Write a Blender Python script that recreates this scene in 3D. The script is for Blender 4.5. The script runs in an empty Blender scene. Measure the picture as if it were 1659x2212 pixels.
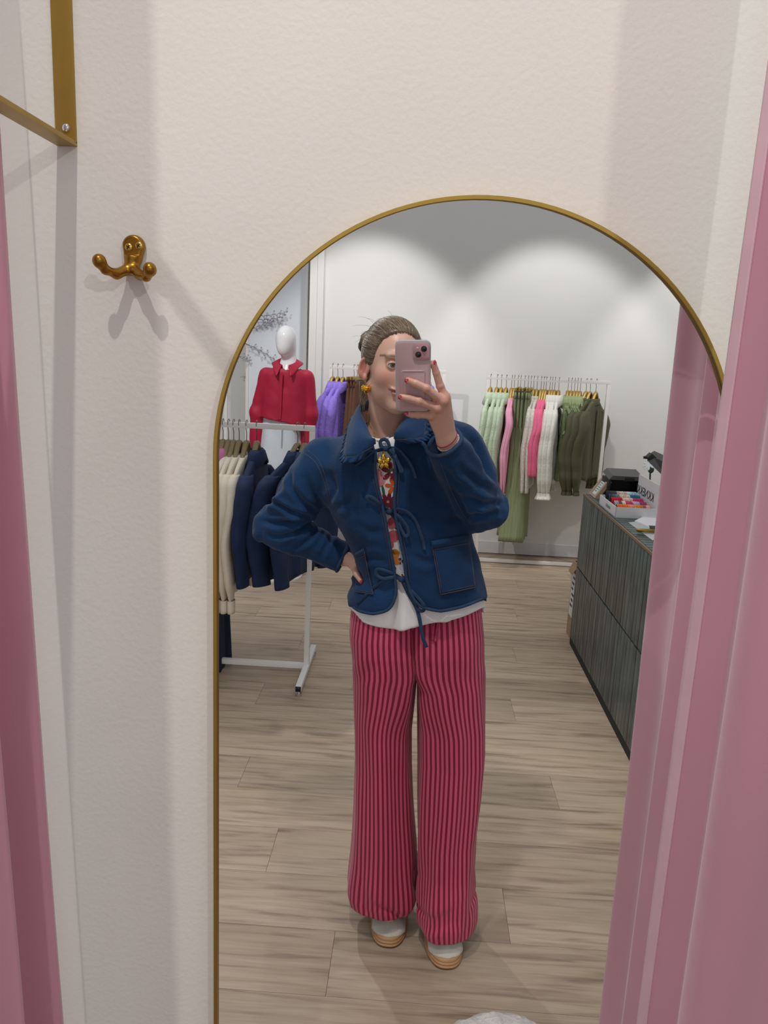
import bpy, bmesh, math, random
import numpy as np
from mathutils import Vector, Matrix
from mathutils.bvhtree import BVHTree

random.seed(7)
rng = np.random.default_rng(7)
SC = bpy.context.scene
COL = SC.collection
PI = math.pi

# ------------------------------------------------------------------ camera
# The picture is a mirror selfie.  The room seen in the looking glass is built as a
# real room standing behind the mirror frame (the mirror's virtual image, full size).
F, CX, CY = 1662.0, 829.5, 1106.0                      # focal length and centre for a 1659 x 2212 frame
_y = np.array([910 - CX, 344.0, -F]); _y /= np.linalg.norm(_y)          # wall normal (y) in camera axes
_d = np.array([470 - CX, -(9052 - CY), -F]); _d /= np.linalg.norm(_d)
_z = -(_d - _y * _d.dot(_y)); _z /= np.linalg.norm(_z)                   # plumb line (z) in camera axes
_x = np.cross(_y, _z)
RW = np.array([_x, _y, _z])                            # camera -> world rotation
EYE = np.array([0.0, 0.0, 1.65])

cam = bpy.data.cameras.new('camera')
cam.sensor_fit = 'VERTICAL'; cam.sensor_height = 36.0; cam.lens = 36.0 * F / 2212.0
cam.clip_start = 0.01; cam.clip_end = 100
cam_o = bpy.data.objects.new('camera', cam); COL.objects.link(cam_o)
M4 = Matrix.Identity(4)
for i in range(3):
    for j in range(3):
        M4[i][j] = RW[i, j]
M4.translation = Vector(EYE)
cam_o.matrix_world = M4
SC.camera = cam_o

# ------------------------------------------------------------------ world, lamps, exposure
w = bpy.data.worlds.new('world'); SC.world = w; w.use_nodes = True
bg = w.node_tree.nodes['Background']
bg.inputs[0].default_value = (0.93, 0.96, 1.0, 1); bg.inputs[1].default_value = 0.52

def spot(name, loc, target, power, size=60, blend=0.6, radius=0.05, col=(1, 0.97, 0.93)):
    l = bpy.data.lights.new(name, 'SPOT'); l.energy = power; l.spot_size = math.radians(size)
    l.spot_blend = blend; l.shadow_soft_size = radius; l.color = col
    o = bpy.data.objects.new(name, l); COL.objects.link(o); o.location = loc
    o.rotation_euler = (Vector(target) - Vector(loc)).to_track_quat('-Z', 'Y').to_euler()
    return o

def area(name, loc, target, power, sx, sy, col=(1, 0.98, 0.95)):
    l = bpy.data.lights.new(name, 'AREA'); l.energy = power; l.shape = 'RECTANGLE'; l.size = sx; l.size_y = sy; l.color = col
    o = bpy.data.objects.new(name, l); COL.objects.link(o); o.location = loc
    o.rotation_euler = (Vector(target) - Vector(loc)).to_track_quat('-Z', 'Y').to_euler()
    return o

# fitting booth lamps (camera's side of the glass)
spot('booth_lamp', (-0.30, -0.25, 3.5), (-0.1, 0.88, 1.4), 58, 74, 0.6, 0.015, (1, 0.97, 0.92))
spot('shop_lamp', (-1.2, -1.8, 2.9), (0.1, 0.88, 1.2), 62, 66, 0.4, 0.03, (1, 0.97, 0.93))
spot('shop_lamp', (1.3, -1.7, 2.9), (0.08, 0.88, 1.42), 44, 32, 0.6, 0.03, (1, 0.965, 0.92))
# shop lamps (in the looking glass): track spots washing the wall and the floor, and an added fill
for x_ in (-0.45, 0.98, 2.3):
    spot('track_lamp', (x_, 5.15, 3.15), (x_ + 0.05, 6.40, 1.30), 62, 66, 0.45, 0.04)
spot('track_lamp', (-1.4, 3.6, 3.1), (-0.9, 5.4, 1.2), 108, 74, 0.7, 0.03)
spot('track_lamp', (-1.3, 4.3, 3.3), (0.1, 1.9, 0.6), 110, 60, 0.6, 0.05)
spot('track_lamp', (0.7, 1.15, 3.2), (-0.3, 3.2, 0.7), 16, 80, 0.7, 0.05)  # unseen spot added to fill the left rail and floor
spot('track_lamp', (-0.3, 1.0, 3.2), (0.0, 2.0, 1.2), 60, 50, 0.7, 0.05)
spot('track_lamp', (0.2, 3.4, 3.2), (1.0, 3.9, 0.9), 50, 70, 0.7, 0.05)

vs = SC.view_settings
SC.display_settings.display_device = 'sRGB'
vs.view_transform = 'Standard'; vs.look = 'None'; vs.exposure = 0.0; vs.gamma = 1.0
vs.use_curve_mapping = False

# ------------------------------------------------------------------ measuring helpers
def _ray(px, py):
    return RW @ np.array([px - CX, -(py - CY), -F])
def atY(px, py, Y):
    d = _ray(px, py); return EYE + d * (Y / d[1])
def atZ(px, py, Z=0.0):
    d = _ray(px, py); return EYE + d * ((Z - EYE[2]) / d[2])
def atX(px, py, X):
    d = _ray(px, py); return EYE + d * ((X - EYE[0]) / d[0])

# ------------------------------------------------------------------ materials
def srgb(r, g, b):
    def f(c):
        c /= 255.0
        return c / 12.92 if c <= 0.04045 else ((c + 0.055) / 1.055) ** 2.4
    return (f(r), f(g), f(b), 1.0)

def N(nt, t, **kw):
    n = nt.nodes.new(t)
    for k, v in kw.items():
        setattr(n, k, v)
    return n

def mat(name, col, rough=0.6, metal=0.0, var=0.0, vscale=6.0, bump=0.0, bscale=60.0, sheen=0.0, spec=0.5,
        stretch=(1, 1, 1), col2=None, coat=0.0, attr=None, sss=0.0, detail=3.0, coords='Object'):
    m = bpy.data.materials.new(name); m.use_nodes = True
    nt = m.node_tree; L = nt.links
    b = nt.nodes['Principled BSDF']
    b.inputs['Roughness'].default_value = rough; b.inputs['Metallic'].default_value = metal
    b.inputs['Specular IOR Level'].default_value = spec
    b.inputs['Sheen Weight'].default_value = sheen
    b.inputs['Coat Weight'].default_value = coat
    if sss:
        b.inputs['Subsurface Weight'].default_value = sss
        b.inputs['Subsurface Radius'].default_value = (0.012, 0.005, 0.003)
        b.inputs['Subsurface Scale'].default_value = 1.0
    b.inputs['Base Color'].default_value = col
    src = None
    tc = N(nt, 'ShaderNodeTexCoord'); mp = N(nt, 'ShaderNodeMapping')
    mp.inputs['Scale'].default_value = stretch
    L.new(tc.outputs[coords], mp.inputs[0])
    if attr:
        a = N(nt, 'ShaderNodeAttribute', attribute_name=attr); src = a.outputs['Color']
    if var > 0:
        no = N(nt, 'ShaderNodeTexNoise'); no.inputs['Scale'].default_value = vscale; no.inputs['Detail'].default_value = detail
        L.new(mp.outputs[0], no.inputs['Vector'])
        rp = N(nt, 'ShaderNodeMapRange'); rp.inputs[1].default_value = 0.3; rp.inputs[2].default_value = 0.7
        L.new(no.outputs['Fac'], rp.inputs[0])
        if col2 is not None:
            mx = N(nt, 'ShaderNodeMix', data_type='RGBA'); mx.inputs[6].default_value = col; mx.inputs[7].default_value = col2
            L.new(rp.outputs[0], mx.inputs[0]); src = mx.outputs[2]
        else:
            rp.inputs[3].default_value = 1 - var; rp.inputs[4].default_value = 1 + var * 0.6
            mx = N(nt, 'ShaderNodeMix', data_type='RGBA', blend_type='MULTIPLY'); mx.inputs[0].default_value = 1.0
            if src is not None: L.new(src, mx.inputs[6])
            else: mx.inputs[6].default_value = col
            L.new(rp.outputs[0], mx.inputs[7]); src = mx.outputs[2]
    if src is not None:
        L.new(src, b.inputs['Base Color'])
    if bump > 0:
        no = N(nt, 'ShaderNodeTexNoise'); no.inputs['Scale'].default_value = bscale; no.inputs['Detail'].default_value = 4
        L.new(mp.outputs[0], no.inputs['Vector'])
        bp = N(nt, 'ShaderNodeBump'); bp.inputs['Strength'].default_value = bump; bp.inputs['Distance'].default_value = 0.004
        L.new(no.outputs['Fac'], bp.inputs['Height']); L.new(bp.outputs[0], b.inputs['Normal'])
    return m

# ------------------------------------------------------------------ object helpers
ORG = {}
def org(o):
    return ORG.get(o.name, Vector((0, 0, 0))) if o is not None else Vector((0, 0, 0))

def tag(o, label=None, cat=None, group=None, kind=None):
    if label: o['label'] = label
    if cat: o['category'] = cat
    if group: o['group'] = group
    if kind: o['kind'] = kind
    return o

def thing(name, label, cat, loc, group=None):
    o = bpy.data.objects.new(name, None); COL.objects.link(o); o.empty_display_size = 0.02
    o.location = loc; ORG[o.name] = Vector(loc)
    return tag(o, label, cat, group)

def from_mesh(name, me, m, parent=None):
    o = bpy.data.objects.new(name, me); COL.objects.link(o)
    if m is not None:
        me.materials.append(m)
    if parent is not None:
        o.parent = parent; ORG[o.name] = org(parent)
    return o

class MB:
    """collects shapes in world coordinates and links them as one mesh object"""
    def __init__(s): s.v = []; s.f = []; s.uv = None; s.sharp = False
    def add(s, V, Fc):
        b = len(s.v); s.v += [tuple(map(float, p)) for p in V]; s.f += [tuple(i + b for i in f) for f in Fc]; return s
    def box(s, c, d, R=None, bev=0.0):
        x, y, z = d[0] / 2, d[1] / 2, d[2] / 2
        bm = bmesh.new(); bmesh.ops.create_cube(bm, size=1.0)
        for v in bm.verts: v.co = Vector((v.co.x * 2 * x, v.co.y * 2 * y, v.co.z * 2 * z))
        if bev > 0:
            bmesh.ops.bevel(bm, geom=bm.edges[:], offset=bev, segments=2, affect='EDGES', profile=0.7)
        bm.verts.index_update()
        V = [v.co.copy() for v in bm.verts]; Fc = [[v.index for v in f.verts] for f in bm.faces]; bm.free()
        if R is not None: V = [R @ p for p in V]
        c = Vector(c)
        return s.add([p + c for p in V], Fc)
    def tube(s, pts, r, n=8, cap=True, flat=1.0, up=(0, 0, 1), twist=None):
        P = [Vector(p) for p in pts]; k = len(P)
        rr = list(r) if hasattr(r, '__len__') else [r] * k
        V = []; nrm = None
        for i in range(k):
            t = (P[min(i + 1, k - 1)] - P[max(i - 1, 0)])
            if t.length < 1e-9: t = Vector((0, 0, 1))
            t.normalize()
            if nrm is None:
                u = Vector(up)
                if abs(u.dot(t)) > 0.95: u = Vector((1, 0, 0)) if abs(t.x) < 0.9 else Vector((0, 1, 0))
                nrm = (u - t * u.dot(t)).normalized()
            else:
                nrm = nrm - t * nrm.dot(t)
                nrm = nrm.normalized() if nrm.length > 1e-6 else t.orthogonal().normalized()
            bn = t.cross(nrm)
            for j in range(n):
                a = 2 * PI * j / n
                V.append(P[i] + nrm * (math.cos(a) * rr[i] * flat) + bn * (math.sin(a) * rr[i]))
        Fc = []
        for i in range(k - 1):
            for j in range(n):
                j2 = (j + 1) % n
                Fc.append((i * n + j, i * n + j2, (i + 1) * n + j2, (i + 1) * n + j))
        if cap:
            Fc.append(tuple(range(n))[::-1]); Fc.append(tuple((k - 1) * n + j for j in range(n)))
        return s.add(V, Fc)
    def rings(s, R, closed=True, cap=(True, True)):
        """R: list of rings (lists of points, equal length)"""
        n = len(R[0]); V = [p for r in R for p in r]; Fc = []
        m = n if closed else n - 1
        for i in range(len(R) - 1):
            for j in range(m):
                j2 = (j + 1) % n
                Fc.append((i * n + j, i * n + j2, (i + 1) * n + j2, (i + 1) * n + j))
        if closed and cap[0]: Fc.append(tuple(range(n))[::-1])
        if closed and cap[1]: Fc.append(tuple((len(R) - 1) * n + j for j in range(n)))
        return s.add(V, Fc)
    def ball(s, c, r, nu=14, nv=9, R=None):
        rx, ry, rz = (r, r, r) if not hasattr(r, '__len__') else r
        c = Vector(c); V = []; Fc = []
        for i in range(1, nv):
            th = PI * i / nv
            for j in range(nu):
                a = 2 * PI * j / nu
                V.append(Vector((rx * math.sin(th) * math.cos(a), ry * math.sin(th) * math.sin(a), rz * math.cos(th))))
        V += [Vector((0, 0, rz)), Vector((0, 0, -rz))]; T, B = len(V) - 2, len(V) - 1
        for i in range(nv - 2):
            for j in range(nu):
                j2 = (j + 1) % nu
                Fc.append((i * nu + j, (i + 1) * nu + j, (i + 1) * nu + j2, i * nu + j2))
        for j in range(nu):
            j2 = (j + 1) % nu
            Fc.append((T, j, j2)); Fc.append((B, (nv - 2) * nu + j2, (nv - 2) * nu + j))
        if R is not None: V = [R @ p for p in V]
        return s.add([p + c for p in V], Fc)
    def prism(s, poly, dirv, base=None):
        """poly: list of 3d points, extruded by dirv"""
        n = len(poly); d = Vector(dirv); P = [Vector(p) for p in poly]
        V = P + [p + d for p in P]
        Fc = [tuple(range(n))[::-1], tuple(range(n, 2 * n))] + [(i, (i + 1) % n, n + (i + 1) % n, n + i) for i in range(n)]
        return s.add(V, Fc)
    def torus(s, c, R, r, axis=(0, 1, 0), n=20, k=8):
        q = Vector((0, 0, 1)).rotation_difference(Vector(axis)).to_matrix(); c = Vector(c)
        V = []; Fc = []
        for i in range(n):
            a = 2 * PI * i / n
            for j in range(k):
                b = 2 * PI * j / k
                V.append(c + q @ Vector(((R + r * math.cos(b)) * math.cos(a), (R + r * math.cos(b)) * math.sin(a), r * math.sin(b))))
        for i in range(n):
            for j in range(k):
                Fc.append((i * k + j, ((i + 1) % n) * k + j, ((i + 1) % n) * k + (j + 1) % k, i * k + (j + 1) % k))
        return s.add(V, Fc)
    def build(s, name, m, parent=None, smooth=True, fix=True, angle=None, solid=0.0):
        o0 = org(parent)
        me = bpy.data.meshes.new(name)
        me.from_pydata([(p[0] - o0.x, p[1] - o0.y, p[2] - o0.z) for p in s.v], [], s.f)
        if fix:
            bm = bmesh.new(); bm.from_mesh(me); bmesh.ops.recalc_face_normals(bm, faces=bm.faces[:]); bm.to_mesh(me); bm.free()
        if smooth:
            me.shade_smooth()
            if angle is not None: me.set_sharp_from_angle(angle=math.radians(angle))
        o = from_mesh(name, me, m, parent)
        if solid:
            md = o.modifiers.new('thick', 'SOLIDIFY'); md.thickness = solid; md.offset = 0
        return o

def boxo(name, c, d, m, parent=None, bev=0.0, R=None):
    return MB().box(c, d, R, bev).build(name, m, parent, smooth=bev > 0, angle=35)

def grid_mesh(name, P, m, parent=None, closed_u=False, solid=0.0, attr=None, smooth=True):
    """P: array (rows, cols, 3) world points"""
    P = np.asarray(P, float); r, c = P.shape[:2]
    o0 = np.array(org(parent)); V = (P - o0).reshape(-1, 3)
    Fc = []
    for i in range(r - 1):
        for j in range(c if closed_u else c - 1):
            j2 = (j + 1) % c
            Fc.append((i * c + j, i * c + j2, (i + 1) * c + j2, (i + 1) * c + j))
    me = bpy.data.meshes.new(name); me.from_pydata(V.tolist(), [], Fc)
    if smooth: me.shade_smooth()
    if attr is not None:
        for k, val in attr.items():
            val = np.asarray(val, float)
            if val.ndim == 3:
                a = me.attributes.new(k, 'FLOAT_COLOR', 'POINT'); d = np.ones((r * c, 4)); d[:, :3] = val.reshape(-1, 3)
                a.data.foreach_set('color', d.ravel())
            else:
                a = me.attributes.new(k, 'FLOAT', 'POINT'); a.data.foreach_set('value', val.ravel())
    o = from_mesh(name, me, m, parent)
    if solid:
        md = o.modifiers.new('thick', 'SOLIDIFY'); md.thickness = solid; md.offset = 0
    return o

def copy_tree(o, loc=None, rotz=None, label=None):
    c = o.copy(); COL.objects.link(c)
    if loc is not None: c.location = loc
    if rotz is not None: c.rotation_euler = (0, 0, rotz)
    if label: c['label'] = label
    for ch in o.children:
        d = ch.copy(); COL.objects.link(d); d.parent = c
        for g in ch.children:
            e = g.copy(); COL.objects.link(e); e.parent = d
    return c

def catmull(pts, n):
    P = [np.array(p, float) for p in pts]
    P = [2 * P[0] - P[1]] + P + [2 * P[-1] - P[-2]]
    out = []
    for i in range(1, len(P) - 2):
        for k in range(n):
            t = k / n
            a, b, c, d = P[i - 1], P[i], P[i + 1], P[i + 2]
            out.append(0.5 * ((2 * b) + (-a + c) * t + (2 * a - 5 * b + 4 * c - d) * t * t + (-a + 3 * b - 3 * c + d) * t ** 3))
    out.append(P[-2])
    return np.array(out)

def vnoise(P, seed=0):
    """smooth value noise, P (...,3) -> (-1..1)"""
    P = np.asarray(P, float); I = np.floor(P).astype(np.int64); f = P - I; f = f * f * (3 - 2 * f)
    def h(x, y, z):
        n = (x * 73856093) ^ (y * 19349663) ^ (z * 83492791) ^ (seed * 2654435)
        n = (n ^ (n >> 13)) * 1274126177 & 0x7fffffff
        n = (n ^ (n >> 16)) * 668265263 & 0x7fffffff
        return (n % 65536) / 32767.5 - 1.0
    r = 0
    for dx in (0, 1):
        for dy in (0, 1):
            for dz in (0, 1):
                wt = (f[..., 0] if dx else 1 - f[..., 0]) * (f[..., 1] if dy else 1 - f[..., 1]) * (f[..., 2] if dz else 1 - f[..., 2])
                r = r + wt * h(I[..., 0] + dx, I[..., 1] + dy, I[..., 2] + dz)
    return r

# ------------------------------------------------------------------ distance-field mesher (naive surface nets)
def smin(a, b, k):
    h = np.clip(0.5 + 0.5 * (b - a) / k, 0, 1)
    return b + (a - b) * h - k * h * (1 - h)
def smax(a, b, k): return -smin(-a, -b, k)
def cap(P, a, b, ra, rb):
    a = np.asarray(a, np.float32); b = np.asarray(b, np.float32); d = b - a
    px, py, pz = P[0] - a[0], P[1] - a[1], P[2] - a[2]
    h = np.clip((px * d[0] + py * d[1] + pz * d[2]) / float(d.dot(d)), 0, 1)
    return np.sqrt((px - h * d[0]) ** 2 + (py - h * d[1]) ** 2 + (pz - h * d[2]) ** 2) - (ra + (rb - ra) * h)
def ell(P, c, r, R=None):
    x, y, z = P[0] - c[0], P[1] - c[1], P[2] - c[2]
    if R is not None:
        x, y, z = (R[0][0] * x + R[0][1] * y + R[0][2] * z, R[1][0] * x + R[1][1] * y + R[1][2] * z, R[2][0] * x + R[2][1] * y + R[2][2] * z)
    k0 = np.sqrt((x / r[0]) ** 2 + (y / r[1]) ** 2 + (z / r[2]) ** 2)
    k1 = np.sqrt((x / r[0] ** 2) ** 2 + (y / r[1] ** 2) ** 2 + (z / r[2] ** 2) ** 2)
    return k0 * (k0 - 1) / np.maximum(k1, 1e-6)

def surfnet(f, lo, hi, h):
    lo = np.asarray(lo, np.float32); hi = np.asarray(hi, np.float32)
    n = np.ceil((hi - lo) / h).astype(int) + 1
    ax = [(lo[i] + h * np.arange(n[i])).astype(np.float32) for i in range(3)]
    X, Y, Z = np.meshgrid(*ax, indexing='ij', sparse=False)
    D = f((X, Y, Z)).astype(np.float32)
    del X, Y, Z
    S = D < 0
    c = S[:-1, :-1, :-1].astype(np.int8)
    offs = [(i, j, k) for i in (0, 1) for j in (0, 1) for k in (0, 1)]
    def sl(A, o): return A[o[0]:A.shape[0] - 1 + o[0], o[1]:A.shape[1] - 1 + o[1], o[2]:A.shape[2] - 1 + o[2]]
    cnt = sum(sl(S, o).astype(np.int8) for o in offs)
    act = (cnt > 0) & (cnt < 8)
    idx = -np.ones(act.shape, np.int32); ids = np.argwhere(act); idx[act] = np.arange(len(ids))
    acc = np.zeros((len(ids), 3)); num = np.zeros(len(ids))
    vals = {o: D[ids[:, 0] + o[0], ids[:, 1] + o[1], ids[:, 2] + o[2]] for o in offs}
    for a in offs:
        for axi in range(3):
            if a[axi] == 0:
                b = list(a); b[axi] = 1; b = tuple(b)
                va, vb = vals[a], vals[b]; x = (va < 0) != (vb < 0)
                t = np.where(x, va / np.where(x, va - vb, 1), 0)
                p = np.array(a, float)[None].repeat(len(ids), 0); p[:, axi] = t
                acc[x] += p[x]; num[x] += 1
    V = (ids + acc / num[:, None]) * h + lo
    quads = []
    for axi in range(3):
        u, v = (axi + 1) % 3, (axi + 2) % 3
        A = np.take(S, range(0, S.shape[axi] - 1), axi); B = np.take(S, range(1, S.shape[axi]), axi)
        e = np.argwhere(A != B)
        ok = (e[:, u] > 0) & (e[:, v] > 0) & (e[:, u] < S.shape[u] - 1) & (e[:, v] < S.shape[v] - 1)
        e = e[ok]
        flip = ~A[e[:, 0], e[:, 1], e[:, 2]]
        q = []
        for du, dv in ((0, 0), (1, 0), (1, 1), (0, 1)):
            g = e.copy(); g[:, u] -= 1 - du; g[:, v] -= 1 - dv
            q.append(idx[g[:, 0], g[:, 1], g[:, 2]])
        q = np.array(q).T
        q[flip] = q[flip][:, ::-1]
        quads.append(q)
    Q = np.concatenate(quads)
    Q = Q[(Q >= 0).all(1)]
    return V, Q

def smoothmesh(V, Q, it=1, lam=0.5):
    n = len(V)
    E = np.concatenate([Q[:, [0, 1]], Q[:, [1, 2]], Q[:, [2, 3]], Q[:, [3, 0]]])
    for _ in range(it):
        s = np.zeros_like(V); c = np.zeros(n)
        for k in range(3):
            s[:, k] = np.bincount(E[:, 0], V[E[:, 1], k], n) + np.bincount(E[:, 1], V[E[:, 0], k], n)
        c = np.bincount(E[:, 0], minlength=n) + np.bincount(E[:, 1], minlength=n)
        V = V + lam * (s / np.maximum(c, 1)[:, None] - V)
    return V

def largest(V, Q):
    """keep only the biggest connected piece"""
    lab = np.arange(len(V))
    E = np.concatenate([Q[:, [0, 1]], Q[:, [1, 2]], Q[:, [2, 3]], Q[:, [3, 0]]])
    for _ in range(400):
        m = np.minimum(lab[E[:, 0]], lab[E[:, 1]]); new = lab.copy()
        np.minimum.at(new, E[:, 0], m); np.minimum.at(new, E[:, 1], m); new = new[new]
        if (new == lab).all(): break
        lab = new
    ids, cnt = np.unique(lab[Q[:, 0]], return_counts=True); Q = Q[lab[Q[:, 0]] == ids[cnt.argmax()]]
    u, inv = np.unique(Q.ravel(), return_inverse=True)
    return V[u], inv.reshape(Q.shape)

def vnormals(V, Q):
    nn = np.cross(V[Q[:, 2]] - V[Q[:, 0]], V[Q[:, 3]] - V[Q[:, 1]])
    out = np.zeros_like(V)
    for k in range(3):
        for c in range(4):
            out[:, k] += np.bincount(Q[:, c], nn[:, k], len(V))
    return out / np.maximum(np.linalg.norm(out, axis=1), 1e-9)[:, None]

def np_mesh(name, V, Q, m, parent=None, attr=None):
    o0 = np.array(org(parent)); V = V - o0
    me = bpy.data.meshes.new(name)
    me.vertices.add(len(V)); me.vertices.foreach_set('co', V.astype(np.float32).ravel())
    me.loops.add(Q.size); me.loops.foreach_set('vertex_index', Q.astype(np.int32).ravel())
    k = Q.shape[1]
    me.polygons.add(len(Q)); me.polygons.foreach_set('loop_start', np.arange(0, Q.size, k, dtype=np.int32))
    me.update(calc_edges=True); me.validate(); me.shade_smooth()
    if attr:
        for key, val in attr.items():
            if val.ndim == 2:
                a = me.attributes.new(key, 'FLOAT_COLOR', 'POINT'); d = np.ones((len(V), 4)); d[:, :3] = val
                a.data.foreach_set('color', d.ravel())
            else:
                a = me.attributes.new(key, 'FLOAT', 'POINT'); a.data.foreach_set('value', val)
    return from_mesh(name, me, m, parent)
# ================================================================== the setting
WALL = 0.875
MX, MZ, MR, MBOT = 0.0604, 1.5244, 0.2885, 0.13        # mirror arch: centre, springing height, outer radius, bottom

M_wall = mat('warm_white_plaster', srgb(231, 227, 219), 0.85, var=0.03, vscale=3.0, bump=0.16, bscale=170.0, spec=0.25)
M_shop = mat('shop_wall_paint', srgb(229, 229, 226), 0.85, var=0.02, vscale=2.0, bump=0.08, bscale=140.0, spec=0.25)
M_skirt = mat('skirting_paint', srgb(222, 222, 222), 0.5)
M_gold = mat('brushed_gold', srgb(168, 138, 62), 0.42, metal=0.7, var=0.06, vscale=30)
M_gold2 = mat('antique_gold', srgb(158, 118, 44), 0.33, metal=0.9, var=0.05, vscale=30)
M_chrome = mat('chrome', srgb(210, 210, 212), 0.15, metal=1.0)
M_black = mat('matt_black_plastic', srgb(22, 22, 24), 0.5)
M_white = mat('white_powder_coat', srgb(232, 230, 226), 0.45)

def ring_pts(r, n=48, bot=MBOT):
    p = [(MX - r, bot), ]
    p += [(MX - r * math.cos(PI * i / n), MZ + r * math.sin(PI * i / n)) for i in range(n + 1)]
    p += [(MX + r, bot)]
    return p

def front_wall():
    hole = ring_pts(MR + 0.002, bot=MBOT - 0.002)
    x0, x1, z0, z1 = -1.6, 1.6, 0.0, 3.4
    c = (MX, MZ - 0.4)
    def out(p):
        dx, dz = p[0] - c[0], p[1] - c[1]
        t = min(((x1 if dx > 0 else x0) - c[0]) / dx if abs(dx) > 1e-6 else 1e9, ((z1 if dz > 0 else z0) - c[1]) / dz if abs(dz) > 1e-6 else 1e9)
        return (c[0] + dx * t, c[1] + dz * t)
    H = hole; O = [out(p) for p in H]
    V = []; Fc = []; n = len(H)
    for y in (WALL, WALL + 0.008):
        b = len(V)
        V += [(p[0], y, p[1]) for p in H] + [(p[0], y, p[1]) for p in O] + [(x0, y, z0), (x1, y, z0), (x0, y, z1), (x1, y, z1)]
        for i in range(n - 1):
            same = abs(O[i][0] - O[i + 1][0]) < 1e-6 or abs(O[i][1] - O[i + 1][1]) < 1e-6
            if same: Fc.append((b + i, b + i + 1, b + n + i + 1, b + n + i))
            else:
                k = 2 * n + (2 if O[i][0] < 0.2 and O[i + 1][0] < 1.5 else 3)
                Fc.append((b + i, b + i + 1, b + n + i + 1, b + k, b + n + i))
        Fc.append((b + n - 1, b, b + n, b + 2 * n, b + 2 * n + 1, b + 2 * n - 1))
    m = 2 * n + 4
    for i in range(n):
        j = (i + 1) % n
        Fc.append((i, j, m + j, m + i))
    mb = MB(); mb.v = V; mb.f = Fc
    return mb.build('wall_front', M_wall, smooth=False)
tag(front_wall(), kind='structure', label='warm white plaster wall of the fitting booth around the mirror')

def stru(name, c, d, m, label=None):
    return tag(boxo(name, c, d, m), kind='structure', label=label)

BW = 6.43
stru('wall_back', (0.87, BW + 0.05, 1.65), (3.46, 0.1, 3.3), M_shop)
stru('wall_recess', (-1.95, 7.05, 1.65), (2.3, 0.1, 3.3), M_shop)
stru('wall_return', (-0.835, 6.69, 1.65), (0.05, 0.62, 3.3), M_shop)
stru('wall_left', (-3.1, 4.0, 1.65), (0.1, 6.2, 3.3), M_shop)
stru('wall_right', (2.65, 3.6, 1.65), (0.1, 5.4, 3.3), M_shop)
stru('baseboard_back', (0.88, BW - 0.006, 0.05), (3.4, 0.012, 0.10), M_skirt)
stru('trim_1', (-0.892, BW - 0.02, 1.65), (0.06, 0.04, 3.3), M_shop)

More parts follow.
